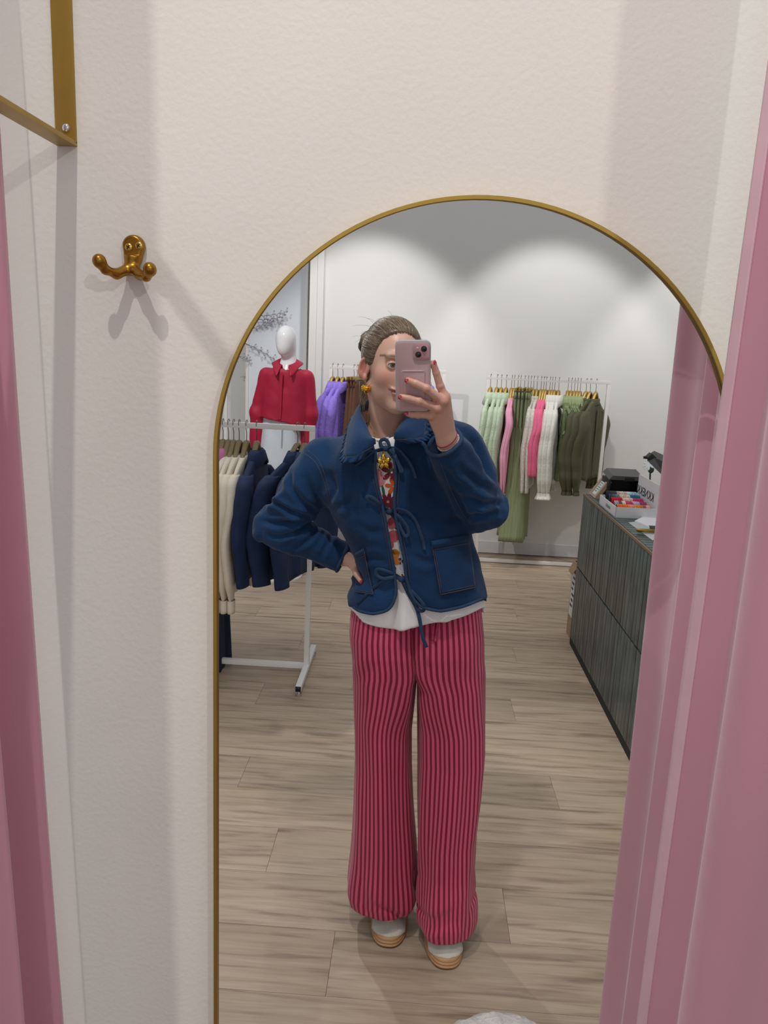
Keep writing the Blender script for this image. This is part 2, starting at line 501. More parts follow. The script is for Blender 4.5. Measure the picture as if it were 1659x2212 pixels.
# ---- wood floor
def floor_mat():
    m = bpy.data.materials.new('oak_plank'); m.use_nodes = True; nt = m.node_tree; L = nt.links
    b = nt.nodes['Principled BSDF']; b.inputs['Roughness'].default_value = 0.48; b.inputs['Specular IOR Level'].default_value = 0.4
    tc = N(nt, 'ShaderNodeTexCoord'); oi = N(nt, 'ShaderNodeObjectInfo')
    off = N(nt, 'ShaderNodeVectorMath', operation='ADD')
    sc = N(nt, 'ShaderNodeVectorMath', operation='SCALE'); sc.inputs['Scale'].default_value = 37.0
    cx = N(nt, 'ShaderNodeCombineXYZ'); L.new(oi.outputs['Random'], cx.inputs[0]); L.new(oi.outputs['Random'], cx.inputs[1])
    L.new(cx.outputs[0], sc.inputs[0]); L.new(tc.outputs['Object'], off.inputs[0]); L.new(sc.outputs[0], off.inputs[1])
    def noise(scale, st, detail=4, dist=0.0):
        mp = N(nt, 'ShaderNodeMapping'); mp.inputs['Scale'].default_value = st; L.new(off.outputs[0], mp.inputs[0])
        n = N(nt, 'ShaderNodeTexNoise'); n.inputs['Scale'].default_value = scale; n.inputs['Detail'].default_value = detail
        n.inputs['Distortion'].default_value = dist; L.new(mp.outputs[0], n.inputs['Vector']); return n.outputs['Fac']
    g1 = noise(4.0, (0.7, 9, 1), 5, 0.6); g2 = noise(30.0, (0.25, 7, 1), 3); g3 = noise(1.6, (1.0, 3.5, 1), 3, 0.8)
    r1 = N(nt, 'ShaderNodeValToRGB'); L.new(g1, r1.inputs[0])
    e = r1.color_ramp.elements; e[0].position = 0.28; e[0].color = srgb(138, 119, 102); e[1].position = 0.62; e[1].color = srgb(190, 171, 149)
    k = r1.color_ramp.elements.new(0.45); k.color = srgb(178, 158, 136)
    mx = N(nt, 'ShaderNodeMix', data_type='RGBA', blend_type='MULTIPLY'); mx.inputs[0].default_value = 0.55
    mr = N(nt, 'ShaderNodeMapRange'); mr.inputs[1].default_value = 0.3; mr.inputs[2].default_value = 0.7; mr.inputs[3].default_value = 0.84; mr.inputs[4].default_value = 1.08
    L.new(g2, mr.inputs[0]); L.new(r1.outputs[0], mx.inputs[6]); L.new(mr.outputs[0], mx.inputs[7])
    # sparse knots and dark veins
    mk = N(nt, 'ShaderNodeMapRange'); mk.inputs[1].default_value = 0.63; mk.inputs[2].default_value = 0.78; mk.inputs[3].default_value = 0.0; mk.inputs[4].default_value = 0.65
    L.new(g3, mk.inputs[0])
    m2 = N(nt, 'ShaderNodeMix', data_type='RGBA'); L.new(mk.outputs[0], m2.inputs[0]); L.new(mx.outputs[2], m2.inputs[6]); m2.inputs[7].default_value = srgb(120, 102, 88)
    pr = N(nt, 'ShaderNodeMapRange'); pr.inputs[3].default_value = 0.88; pr.inputs[4].default_value = 1.10; L.new(oi.outputs['Random'], pr.inputs[0])
    m3 = N(nt, 'ShaderNodeMix', data_type='RGBA', blend_type='MULTIPLY'); m3.inputs[0].default_value = 1.0
    L.new(m2.outputs[2], m3.inputs[6]); L.new(pr.outputs[0], m3.inputs[7]); L.new(m3.outputs[2], b.inputs['Base Color'])
    bp = N(nt, 'ShaderNodeBump'); bp.inputs['Strength'].default_value = 0.12; bp.inputs['Distance'].default_value = 0.002
    L.new(g2, bp.inputs['Height']); L.new(bp.outputs[0], b.inputs['Normal'])
    return m
M_oak = floor_mat()
M_sub = mat('floor_underlay', srgb(138, 120, 104), 0.8)
fl = boxo('floor', (0.0, 2.4, -0.03), (6.4, 9.6, 0.05), M_sub); tag(fl, kind='structure', label='light oak plank floor of the shop')
ORG[fl.name] = Vector((0, 0, 0))
PW, PL = 0.2325, 1.22
pm = MB().box((0, 0, -0.0025), (PL - 0.0008, PW - 0.0008, 0.005), bev=0.0009); proto = pm.build('plank', M_oak, fl, angle=30)
known = {-1: -0.41, 1: -0.612, -3: -0.16, 2: 0.605 - 0.35, 0: 0.12}
first = True
for k in range(-7, 17):
    yc = 2.395 + PW * (k + 0.5)
    j0 = known.get(k, (k * 0.437) % PL)
    i = math.floor((-3.1 - j0) / PL)
    while j0 + i * PL < 2.6:
        xc = j0 + (i + 0.5) * PL; i += 1
        if abs(xc) - PL / 2 > 0.50 * yc + 0.35: continue          # planks nobody can see through the glass
        o = proto if first else proto.copy()
        if not first: COL.objects.link(o)
        first = False; o.location = (xc, yc, 0.0)

# ---- mirror frame
mroot = thing('mirror', 'tall arched wall mirror with a thin brushed gold frame', 'mirror', (MX, WALL, MBOT))
def frame_ring():
    R = []
    prof = [(0.0, 0.0), (0.0, -0.0235), (-0.0006, -0.024), (-0.0040, -0.024), (-0.0045, -0.0235), (-0.0045, -0.020), (-0.0010, -0.020), (-0.0010, 0.0)]
    path = ring_pts(0, 64)
    rings = []
    def at(cx, cz, nx, nz):
        return [(cx + nx * (MR + p[0]), WALL + p[1], cz + nz * (MR + p[0])) for p in prof]
    b = MBOT
    corner = 1.0
    rings.append([(MX, WALL + p[1], b - p[0]) for p in prof])
    rings.append([(MX - (MR + p[0]), WALL + p[1], b - p[0]) for p in prof])
    for i in range(65):
        a = PI * i / 64
        rings.append(at(MX, MZ, -math.cos(a), math.sin(a)))
    rings.append([(MX + (MR + p[0]), WALL + p[1], b - p[0]) for p in prof])
    rings.append([(MX, WALL + p[1], b - p[0]) for p in prof])
    return MB().rings(rings, True, (False, False))
frame_ring().build('frame', M_gold, mroot, angle=30)
M_edge = mat('dark_mirror_edge', srgb(58, 44, 40), 0.4)
g = MB()
_q = [(MR - 0.0012, WALL - 0.0195), (MR - 0.0022, WALL - 0.0195), (MR - 0.0022, WALL - 0.0115), (MR - 0.0012, WALL - 0.0115)]
g.rings([[(MX, y, MBOT + MR - r) for r, y in _q]] + [[(MX - r, y, MBOT + MR - r) for r, y in _q]] +
        [[(MX - math.cos(PI * i / 64) * r, y, MZ + math.sin(PI * i / 64) * r) for r, y in _q] for i in range(65)] +
        [[(MX + r, y, MBOT + MR - r) for r, y in _q]] + [[(MX, y, MBOT + MR - r) for r, y in _q]], True, (False, False))
g.build('glass_edge', M_edge, mroot, angle=30)

# ---- gold wall bracket
br = thing('wall_bracket', 'flat gold angle bracket screwed to the wall at top left', 'bracket', (-0.392, WALL, 1.853))
xb = -0.3925
MB().box((xb, WALL - 0.002, 2.15), (0.022, 0.004, 0.594), bev=0.0008).build('upright', M_gold, br, angle=35)
MB().box((xb, WALL - 0.25, 1.853), (0.022, 0.50, 0.005), bev=0.0008).build('arm', M_gold, br, angle=35)
MB().ball((xb + 0.001, WALL - 0.0045, 1.868), (0.0045, 0.0025, 0.0045)).build('screw', M_chrome, br)

# ---- robe hook
def W(px, py, off): return atY(px, py, WALL - off)
hk = thing('robe_hook', 'small antique gold double robe hook on the wall', 'hook', (-0.325, WALL, 1.735))
top, bot = W(290, 533, 0.004), W(285, 578, 0.006)
lball, l1, l2 = W(215, 565, 0.040), W(228, 583, 0.034), W(252, 592, 0.022)
rball, r1, r2 = W(324, 583, 0.036), W(316, 598, 0.030), W(302, 594, 0.019)
def hookf(P):
    d = cap(P, top, W(288, 555, 0.005), 0.0125, 0.0095)
    d = smin(d, cap(P, W(288, 555, 0.005), bot, 0.0085, 0.0075), 0.004)
    for a, b, ra, rb in ((bot, l2, .0065, .005), (l2, l1, .005, .0045), (l1, lball, .0045, .0055), (bot, r2, .0065, .005), (r2, r1, .005, .0045), (r1, rball, .0045, .0055)):
        d = smin(d, cap(P, a, b, ra, rb), 0.004)
    d = smin(d, cap(P, lball, lball + np.array([0, -.001, .001]), .007, .007), 0.003)
    d = smin(d, cap(P, rball, rball + np.array([0, -.001, .001]), .007, .007), 0.003)
    flat = np.maximum(WALL - 0.0105 - P[1], P[1] - WALL + 0.0002)
    plate = np.maximum(d, flat)
    prong = np.where(P[2] < bot[2] + 0.012, d, plate)
    return np.maximum(prong, P[1] - WALL + 0.0003)
V, Q = surfnet(hookf, (-0.385, WALL - 0.06, 1.69), (-0.275, WALL + 0.004, 1.785), 0.0011)
np_mesh('hook_body', smoothmesh(V, Q, 3), Q, M_gold2, hk)
M_brass = mat('screw_brass', srgb(214, 178, 92), 0.25, metal=0.9)
for sx, sy in ((278, 534), (300, 531)):
    p = W(sx, sy, 0.0112)
    s = MB().ball(p, (0.0043, 0.0016, 0.0043)).build('screw', M_brass, hk)
    mk = MB(); mk.box(p + np.array([0, -0.0016, 0]), (0.0048, 0.0008, 0.0009), Matrix.Rotation(0.6, 3, 'Y')); mk.box(p + np.array([0, -0.0016, 0]), (0.0009, 0.0008, 0.0048), Matrix.Rotation(0.6, 3, 'Y'))
    mk.build('slot', M_black, s, smooth=False)

# ---- curtains
M_velvet = mat('pink_velvet', srgb(203, 148, 164), 0.75, var=0.06, vscale=2.5, bump=0.06, bscale=500, sheen=0.35, spec=0.2)
M_hem = mat('curtain_lining_hem', srgb(220, 182, 192), 0.45, var=0.05, vscale=20, sheen=0.2)
def curtain(name, label, path, zt, zb, amp, waves, flare, root, hem_at=None, ph=0.0, seed=3):
    """path: (x, y) top polyline start->end; pleats stand off sideways"""
    r = thing(name, label, 'curtain', root)
    nu, nv = 220, 50
    P = np.zeros((nv, nu, 3))
    a, b = np.array(path[0], float), np.array(path[1], float)
    a2, b2 = np.array(path[2], float), np.array(path[3], float)
    d = (b - a) / np.linalg.norm(b - a); nrm = np.array([-d[1], d[0]])
    for i in range(nv):
        t = i / (nv - 1); z = zt + (zb - zt) * t
        for j in range(nu):
            u = j / (nu - 1)
            p0 = a + (b - a) * u; p1 = a2 + (b2 - a2) * u
            base = p0 + (p1 - p0) * t
            wv = waves * u * 2 * PI + ph
            A = amp * (0.7 + 0.3 * math.sin(u * 7 + 1)) * (0.85 + 0.3 * t)
            s = A * min(1, u * 9) * (math.sin(wv + 0.5 * math.sin(wv * 0.5 + t)) + 0.25 * math.sin(2.3 * wv + 1.3 + 1.2 * t))
            along = 0.25 * A * math.cos(wv)
            q = base + nrm * s + d * along
            P[i, j] = (q[0], q[1], z)
    P[:, :, :2] += 0.004 * vnoise(P * np.array([6, 6, 2.0]), seed)[..., None]
    grid_mesh('cloth', P, M_velvet, r, solid=0.004)
    if hem_at is not None:
        c0, c1 = hem_at
        H = P[:, c0:c1].copy(); H[:, :, 0] += -0.0035
        grid_mesh('hem', H, M_hem, r, solid=0.003)
    return r
curtain('curtain', 'pink velvet curtain at the right edge, in front of the mirror',
        [(0.3165, 0.82), (0.40, 0.36), (0.313, 0.82), (0.42, 0.36)], 2.35, 0.02, 0.022, 2.3, 0, (0.32, 0.8, 0.02), hem_at=(0, 7), ph=0.3)
curtain('curtain', 'dusky pink velvet curtain at the left edge, beside the gold bracket',
        [(-0.440, 0.80), (-0.52, 0.30), (-0.384, 0.80), (-0.50, 0.30)], 2.35, 0.02, 0.030, 5.6, 0, (-0.42, 0.8, 0.02), hem_at=(0, 6), ph=0.6, seed=5)
curtain('curtain', 'mauve velvet curtain seen in the mirror beside the tiled counter',
        [(0.343, 0.888), (0.403, 1.26), (0.352, 0.888), (0.425, 1.26)], 2.35, 0.02, 0.026, 1.7, 0, (0.36, 0.915, 0.02), hem_at=(0, 6), ph=0.2, seed=9)
# ================================================================== clothes rails
def rail(name, label, x0, x1, y, ztop, feet, base=True, root=None):
    r = thing(name, label, 'clothes rail', (x0, y, 0))
    T = 0.026
    zb = 0.05 if feet else 0.022
    boxo('top_bar', ((x0 + x1) / 2, y, ztop - T / 2), (x1 - x0, T, T), M_white, r, 0.002)
    for x in (x0 + T / 2, x1 - T / 2):
        boxo('post', (x, y, (ztop - T + zb) / 2 + 0.0), (T, T, ztop - T - zb), M_white, r, 0.002)
    boxo('base_bar', ((x0 + x1) / 2, y, zb - 0.003), (x1 - x0 - 2 * T, T, T), M_white, r, 0.002)
    for x in (x0 + T / 2, x1 - T / 2):
        fl_ = 0.55 if feet else 0.16
        f = boxo('foot', (x, y, zb - T / 2 + 0.006), (T + 0.002, fl_, T), M_white, r, 0.002)
        if feet:
            for s in (-1, 1):
                MB().box((x, y + s * (fl_ / 2 + 0.001), zb - T / 2 + 0.006), (T, 0.003, T)).build('end_cap', M_black, f)
                MB().tube([(x, y + s * (fl_ / 2 - 0.02), 0.001), (x, y + s * (fl_ / 2 - 0.02), 0.014)], 0.016, 14).tube([(x, y + s * (fl_ / 2 - 0.02), 0.012), (x, y + s * (fl_ / 2 - 0.02), 0.033)], 0.005, 8).build('levelling_foot', M_chrome, f, angle=40)
    return r
YL, ZL = 3.70, 1.282
YB = 6.11
rail('clothes_rail', 'white square tube clothes rail at the left, hung with cream sweatshirts', -1.95, -0.492, YL, ZL, True)
rail('clothes_rail', 'white clothes rail by the back wall behind the person, with purple jackets', -0.712, 0.20, YB, 1.525, False)
rail('clothes_rail', 'white clothes rail at the back right, full of green and pink garments', 0.52, 1.475, YB, 1.500, False)

_fx = atY(491, 880, 6.15)
rail('clothes_rail', 'empty white clothes rail far left behind the mannequin', -2.55, float(_fx[0]), 6.15, float(atY(491, 843, 6.15)[2]), False)
# ------------------------------------------------------------------ hangers
M_hang = mat('gold_hanger_wood', srgb(176, 146, 78), 0.35, metal=0.35, var=0.08, vscale=20)
M_wood = mat('olive_beech_hanger', srgb(150, 132, 96), 0.5, var=0.12, vscale=30, stretch=(1, 6, 1))
M_steel = mat('hook_steel', srgb(120, 112, 100), 0.3, metal=0.9)
def make_hanger(m):
    r = thing('clothes_hanger', 'x', 'hanger', (0, 0, 0))
    hp = [(0, 0.012 * math.cos(a), 0.0165 + 0.012 * math.sin(a) - 0.002) for a in np.linspace(-0.5, PI + 0.1, 12)]
    hp += [(0, -0.013, 0.004), (0, -0.008, -0.020), (0, 0, -0.034), (0, 0, -0.085)]
    MB().tube(hp, 0.0019, 6).build('hook', M_steel, r)
    P = [(0, 0.135, -0.205), (0, 0.105, -0.190), (0, 0.075, -0.168), (0, 0.035, -0.115), (0, 0.012, -0.088), (0, 0, -0.083), (0, -0.012, -0.088), (0, -0.035, -0.115), (0, -0.075, -0.168), (0, -0.105, -0.190), (0, -0.135, -0.205)]
    pts = catmull(P, 3); k = len(pts)
    rr = [0.009 + 0.006 * math.sin(PI * i / (k - 1)) for i in range(k)]
    MB().tube(pts, rr, 10, flat=0.8).build('arm', m, r)
    return r
HGOLD = make_hanger(M_hang); HWOOD = make_hanger(M_wood)
_used = set()
def put(proto, loc, rz, label, group=None):
    if proto.name not in _used:
        _used.add(proto.name); o = proto; o.location = loc; o.rotation_euler = (0, 0, rz); o['label'] = label
    else:
        o = copy_tree(proto, loc, rz, label)
    if group: o['group'] = group
    return o

# ------------------------------------------------------------------ garments
def fold(P, seed, a, f=(9, 9, 2.2)):
    return a * vnoise(P * np.array(f), seed)

def make_garment(name, cat, m, length=0.72, sw=0.20, hw=0.22, th=0.035, sleeve=0.62, sr=0.045, cuff=None, collar=None, seed=1,
                 m2=None, folds=0.008, placket=False, straps=False, quilt=False, gather=0.0, sx=0.5, flare=0.0):
    r = thing(name, 'x', cat, (0, 0, 0))
    n = 44; zs = np.concatenate([np.linspace(-0.142, -0.228, 8), np.linspace(-0.25, -0.15 - length, 22)])
    R = []
    for i, z in enumerate(zs):
        t = (z + 0.142) / (-0.15 - length + 0.142)
        if z > -0.229: wdt = 0.055 + (sw - 0.055) * ((-0.142 - z) / 0.086) ** 0.85; tk = 0.020 + (th - 0.020) * (-0.142 - z) / 0.086
        else: wdt = sw + (hw - sw) * (-0.228 - z) / (length - 0.078); tk = th * (0.95 + 0.4 * t)
        ring = []
        for j in range(n):
            a = 2 * PI * j / n; c, s = math.cos(a), math.sin(a)
            y = wdt * math.copysign(abs(s) ** 0.8, s); x = tk * math.copysign(abs(c) ** 0.6, c)
            p = np.array([x, y, z])
            ramp = min(1, max(0, (t - 0.05) * 2.2))
            x += folds * ramp * (math.sin(y * 42 + seed * 1.7 + 1.5 * t) + 0.6 * math.sin(y * 77 + seed))
            x += 0.25 * folds * vnoise(p * np.array([20, 14, 9]), seed)
            if quilt: x += 0.003 * math.copysign(1, c) * abs(math.sin(z * 55 + 2 * math.sin(y * 30)))
            z2 = z + (0.012 * math.sin(y * 23 + seed) if i == len(zs) - 1 else 0)
            ring.append((x, y, z2))
        R.append(ring)
    MB().rings(R, True, (True, True)).build('body', m, r)
    if sleeve:
        for sg in (-1, 1):
            L = sleeve
            P = [(0, sg * (sw - 0.035), -0.218), (0.004, sg * (sw + 0.006), -0.262), (0.008 * seed % 0.02, sg * (sw + 0.035), -0.36), (-0.008, sg * (sw + 0.055), -0.20 - 0.52 * L), (0.0, sg * (sw + 0.045), -0.20 - 0.8 * L), (0.004, sg * (sw + 0.03), -0.20 - L)]
            pts = catmull(P, 6); k = len(pts); rings = []
            for i, q in enumerate(pts):
                t = i / (k - 1)
                rad = sr * (0.72 + 0.35 * math.sin(PI * min(t * 1.15, 1)) + gather * max(0, t - 0.55) * 1.1 + flare * t)
                if cuff: rad *= 1 - 0.55 * max(0, (t - 0.86) / 0.14) ** 0.8
                ring = []
                for j in range(20):
                    a = 2 * PI * j / 20
                    dx, dy = math.cos(a) * rad * sx, math.sin(a) * rad
                    f_ = 1 + 0.10 * math.sin(a * 3 + seed + 3 * t) * t + 0.10 * vnoise(np.array([dx * 30, dy * 30, q[2] * 18]), seed + 3)
                    ring.append((q[0] + dx * f_, q[1] + dy * f_, q[2]))
                rings.append(ring)
            sl = MB().rings(rings, True, (True, True)).build('sleeve', m, r)
            if cuff:
                e = pts[-1]; cr = sr * 0.46; ch, fl2, mm = {'rib': (0.065, 1.0, m), 'frill': (0.05, 1.9, m), 'band': (0.045, 1.05, m), 'elastic': (0.03, 1.15, m)}[cuff]
                rg = []
                for i in range(5):
                    t = i / 4
                    rg.append([(e[0] + math.cos(2 * PI * j / 24) * cr * max(sx, 0.6) * (1 + (fl2 - 1) * t ** 1.5) * (1 + (0.16 * math.sin(j * PI / 2) * t if cuff == 'frill' else 0.04 * (-1) ** j)),
                                e[1] + math.sin(2 * PI * j / 24) * cr * (1 + (fl2 - 1) * t ** 1.5) * (1 + (0.16 * math.sin(j * PI / 2) * t if cuff == 'frill' else 0.04 * (-1) ** j)), e[2] + 0.008 - ch * t) for j in range(24)])
                MB().rings(rg, True, (False, True)).build('cuff', mm, sl)
    if collar:
        h, fl3 = {'stand': (0.035, 1.1), 'fold': (0.05, 1.75), 'crew': (0.022, 1.05)}[collar]
        rg = []
        prof = [(0.80, -0.165), (0.86, -0.165 + h), (0.92, -0.160 + h)] + ([(1.25, -0.175 + h), (fl3, -0.168), (fl3 - 0.15, -0.176), (1.0, -0.165)] if collar == 'fold' else [(1.05, -0.165 + h), (1.08, -0.168)])
        for q, z in prof:
            rg.append([(0.030 * q * math.cos(2 * PI * j / 28), 0.068 * q * math.sin(2 * PI * j / 28), z + 0.012 * math.cos(2 * PI * j / 28) * (q > 1.1) - 0.05 * max(0, q - 0.9) * abs(math.sin(2 * PI * j / 28)) + (0.004 * math.sin(j * PI) if False else 0)) for j in range(28)])
        MB().rings(rg, True, (False, False)).build('collar', m2 or m, r)
    if placket:
        pk = MB()
        pk.box((th * 1.02 + 0.012, 0.0, -0.2 - length * 0.44), (0.006, 0.03, length * 0.86), bev=0.002)
        pk.build('placket', m2 or m, r, angle=40)
    if straps:
        for sg in (-1, 1):
            MB().tube(catmull([(0.030, sg * 0.09, -0.16), (0.036, sg * 0.115, -0.24), (0.042, sg * 0.09, -0.36)], 5), 0.006, 6).build('braided_trim', m2 or m, r)
            MB().tube(catmull([(0.0, sg * 0.19, -0.185), (0.03, sg * 0.185, -0.24), (0.03, sg * 0.20, -0.34), (0.0, sg * 0.205, -0.40)], 5), 0.007, 6).build('braided_trim', m2 or m, r)
    return r

def make_trousers(name, m, length=1.14, hw0=0.15, hw1=0.25, seed=1, ribs=True):
    r = thing(name, 'x', 'trousers', (0, 0, 0)); n = 64; rows = 30; P = np.zeros((rows, n, 3))
    for i in range(rows):
        t = i / (rows - 1); z = -0.105 - length * t
        wd = hw0 + (hw1 - hw0) * t ** 0.8; tk = 0.014 + 0.035 * t ** 0.7
        for j in range(n):
            a = 2 * PI * j / n; c, s = math.cos(a), math.sin(a)
            y = wd * math.copysign(abs(s) ** 0.9, s); x = tk * math.copysign(abs(c) ** 0.7, c)
            g = (0.3 + t)
            x += g * 0.012 * math.sin(y * 34 + seed * 2.1) + g * 0.006 * math.sin(y * 80 + seed)
            if ribs: x += 0.0022 * (1 if j % 2 else -1); y += 0.0018 * (1 if j % 2 else -1)
            P[i, j] = (x, y, z + (0.01 * math.sin(a * 5 + seed) if i == rows - 1 else 0))
    MB().rings([list(map(tuple, q)) for q in P], True, (True, True)).build('legs', m, r)
    wr = []
    for q, z in ((1.0, -0.098), (1.08, -0.10), (1.08, -0.145), (0.98, -0.15)):
        wr.append([(0.017 * q * math.cos(2 * PI * j / 40) * (1 + .25 * (-1) ** j), (hw0 + 0.002) * q * math.sin(2 * PI * j / 40), z + 0.004 * math.sin(j * 2.1)) for j in range(40)])
    MB().rings(wr, True, (True, False)).build('waistband', m, r)
    return r
def make_clip_hanger():
    r = thing('clip_hanger', 'x', 'hanger', (0, 0, 0))
    hp = [(0, 0.012 * math.cos(a), 0.0145 + 0.012 * math.sin(a)) for a in np.linspace(-0.5, PI + 0.1, 12)] + [(0, -0.013, 0.004), (0, -0.008, -0.020), (0, 0, -0.034), (0, 0, -0.066)]
    MB().tube(hp, 0.0019, 6).build('hook', M_steel, r)
    MB().box((0, 0, -0.078), (0.012, 0.30, 0.024), bev=0.003).build('bar', M_hang, r, angle=35)
    for s in (-1, 1):
        MB().box((0, s * 0.125, -0.094), (0.024, 0.03, 0.02), bev=0.003).build('clip', M_steel, r, angle=35)
    return r
HCLIP = make_clip_hanger()

G = {}
C_mint = mat('mint_embroidered_cotton', srgb(190, 206, 180), 0.8, var=0.10, vscale=38, bump=0.8, bscale=90)
C_pinkl = mat('light_pink_cotton', srgb(238, 168, 194), 0.8, var=0.06, vscale=12)
C_sage = mat('sage_ribbed_crinkle', srgb(140, 150, 112), 0.85, var=0.16, vscale=90, stretch=(1, 1, 0.05), bump=0.5, bscale=120)
C_lace = mat('ecru_lace', srgb(228, 224, 214), 0.85, var=0.20, vscale=70, bump=0.9, bscale=150)
C_hot = mat('hot_pink_knit', srgb(246, 118, 156), 0.9, var=0.06, vscale=60, bump=0.4, bscale=260)
C_white = mat('white_embroidered_cotton', srgb(240, 239, 230), 0.8, var=0.07, vscale=36, bump=0.8, bscale=80)
C_quilt = mat('sage_green_quilting', srgb(118, 132, 92), 0.75, var=0.14, vscale=26, bump=0.6, bscale=60)
C_quilt2 = mat('sage_collar_trim', srgb(158, 176, 128), 0.75, var=0.1, vscale=40)
C_olive = mat('dark_olive_twill', srgb(86, 86, 62), 0.7, var=0.06, vscale=10)
C_purp = mat('lilac_fringed_cotton', srgb(150, 126, 226), 0.8, var=0.14, vscale=50, bump=0.9, bscale=70)
C_brown = mat('brown_twill', srgb(104, 70, 50), 0.8, var=0.12, vscale=14)
C_cream = mat('cream_sweatshirt_jersey', srgb(232, 222, 204), 0.9, var=0.04, vscale=10, bump=0.1, bscale=300)
C_denim = mat('navy_cotton', srgb(18, 42, 78), 0.85, var=0.14, vscale=14, bump=0.15, bscale=200)
C_rose = mat('orchid_pink_cotton', srgb(206, 122, 168), 0.85, var=0.08, vscale=20)
C_jean = mat('dark_navy_denim', srgb(15, 34, 66), 0.85, var=0.14, vscale=16)
C_grape = C_purp

G['mint'] = make_garment('embroidered_blouse', 'blouse', C_mint, 0.66, 0.19, 0.20, 0.018, 0.60, 0.055, 'frill', 'fold', 1, placket=True, sx=0.45)
G['pinkl'] = make_garment('shirt', 'shirt', C_pinkl, 0.76, 0.19, 0.19, 0.014, 0.68, 0.045, 'band', 'crew', 2, sx=0.4)
G['lace'] = make_garment('lace_top', 'blouse', C_lace, 0.68, 0.19, 0.20, 0.016, 0.66, 0.045, None, 'stand', 3, sx=0.45)
G['hot'] = make_garment('knit_sweater', 'sweater', C_hot, 0.50, 0.19, 0.19, 0.015, 0.52, 0.050, None, 'crew', 4, sx=0.42, flare=0.75)
G['white'] = make_garment('embroidered_blouse', 'blouse', C_white, 0.62, 0.19, 0.20, 0.016, 0.66, 0.058, 'frill', 'fold', 5, gather=0.5, sx=0.45)
G['quilt'] = make_garment('quilted_gilet', 'gilet', C_quilt, 0.62, 0.19, 0.215, 0.02, 0, 0.05, None, 'fold', 6, C_quilt2, straps=True, quilt=True, sx=0.5)
G['olive'] = make_garment('bomber_jacket', 'jacket', C_olive, 0.60, 0.205, 0.22, 0.022, 0.64, 0.075, 'elastic', 'stand', 7, gather=0.4, placket=True, sx=0.5)
G['purp'] = make_garment('fringed_jacket', 'jacket', C_purp, 0.60, 0.20, 0.22, 0.022, 0.56, 0.062, None, 'fold', 8, sx=0.5)
G['cream'] = make_garment('sweatshirt', 'sweatshirt', C_cream, 0.62, 0.20, 0.21, 0.015, 0.62, 0.060, 'rib', 'crew', 9, gather=0.35, folds=0.005, sx=0.42)
G['denim'] = make_garment('quilted_jacket', 'jacket', C_denim, 0.56, 0.20, 0.23, 0.026, 0.54, 0.070, None, 'fold', 10, folds=0.006, sx=0.55)
G['rose'] = make_garment('jacket', 'jacket', C_rose, 0.60, 0.20, 0.21, 0.022, 0.56, 0.055, None, 'fold', 11, sx=0.5)
G['sage'] = make_trousers('wide_trousers', C_sage, 1.15, 0.14, 0.22, 3)
G['brown'] = make_trousers('wide_trousers', C_brown, 1.0, 0.13, 0.18, 5, ribs=False)
G['jean'] = make_trousers('wide_trousers', C_jean, 1.08, 0.14, 0.22, 6, ribs=False)

ORD = ['first', 'second', 'third', 'fourth', 'fifth', 'sixth', 'seventh', 'eighth', 'ninth', 'tenth', 'eleventh', 'twelfth']
def hang_row(items, y, z, where, rot, hanger):
    """items: (x, kind, phrase) -> a hanger and a garment each"""
    cnt = {}; tot = {}
    for x, k, ph in items: tot[k] = tot.get(k, 0) + 1
    for x, k, ph in items:
        i = cnt.get(k, 0); cnt[k] = i + 1
        o_ = (ORD[i] + ' from the left, ') if tot[k] > 1 else ''
        rz = math.radians((rot[k] if isinstance(rot, dict) else rot) + random.uniform(-2.5, 2.5)) if k != 'denim' else math.radians(-(4, 34, 16)[i])
        put(G[k], (x, y, z), rz, ph + ', ' + o_ + where, ph.split(' with')[0] + 's ' + where)
        clip = k in ('sage', 'brown', 'jean')
        put(HCLIP if clip else hanger, (x, y, z), rz, ('clip hanger' if clip else 'gold hanger' if hanger is HGOLD else 'wooden hanger') + ' holding the ' + (ORD[i] + ' ' if tot[k] > 1 else '') + ph.split(' with')[0] + ' ' + where, 'hangers ' + where)

def bx(cropx, Y=YB):      # hook positions measured on the back right rail
    px = 980 + cropx / 4.366; return atY(px, 815, Y)[0]
hooks = [353, 415, 455, 480, 502, 553, 578, 612, 637, 675, 708, 735, 768, 790, 832, 872, 920, 945, 967, 995, 1088, 1143, 1163, 1187, 1205, 1262, 1300, 1355]
kinds = ['mint'] * 4 + ['pinkl'] * 2 + ['sage'] * 5 + ['lace'] * 2 + ['hot'] * 3 + ['white'] * 4 + ['quilt'] * 5 + ['olive'] * 3
phr = dict(mint='mint green embroidered blouse', pinkl='light pink shirt', sage='sage green wide trousers', lace='off white lace top',
           hot='hot pink knit sweater', white='white embroidered blouse with frilled cuffs', quilt='sage quilted gilet with braided trim', olive='dark olive bomber jacket')
kx = {'mint': [353, 415, 455, 502], 'pinkl': [553, 578], 'sage': [612, 637, 675, 708, 735], 'lace': [762, 794], 'hot': [832, 858, 880], 'white': [915, 938, 962, 1000], 'quilt': [1088, 1120, 1150, 1178, 1205], 'olive': [1262, 1300, 1355]}
rows = [(bx(x), k, phr[k]) for k in kx for x in kx[k]]
hang_row(rows, YB, 1.487, 'on the back right rail', dict(mint=-15, pinkl=-12, sage=-10, lace=-13, hot=-17, white=-14, quilt=-15, olive=-33), HGOLD)

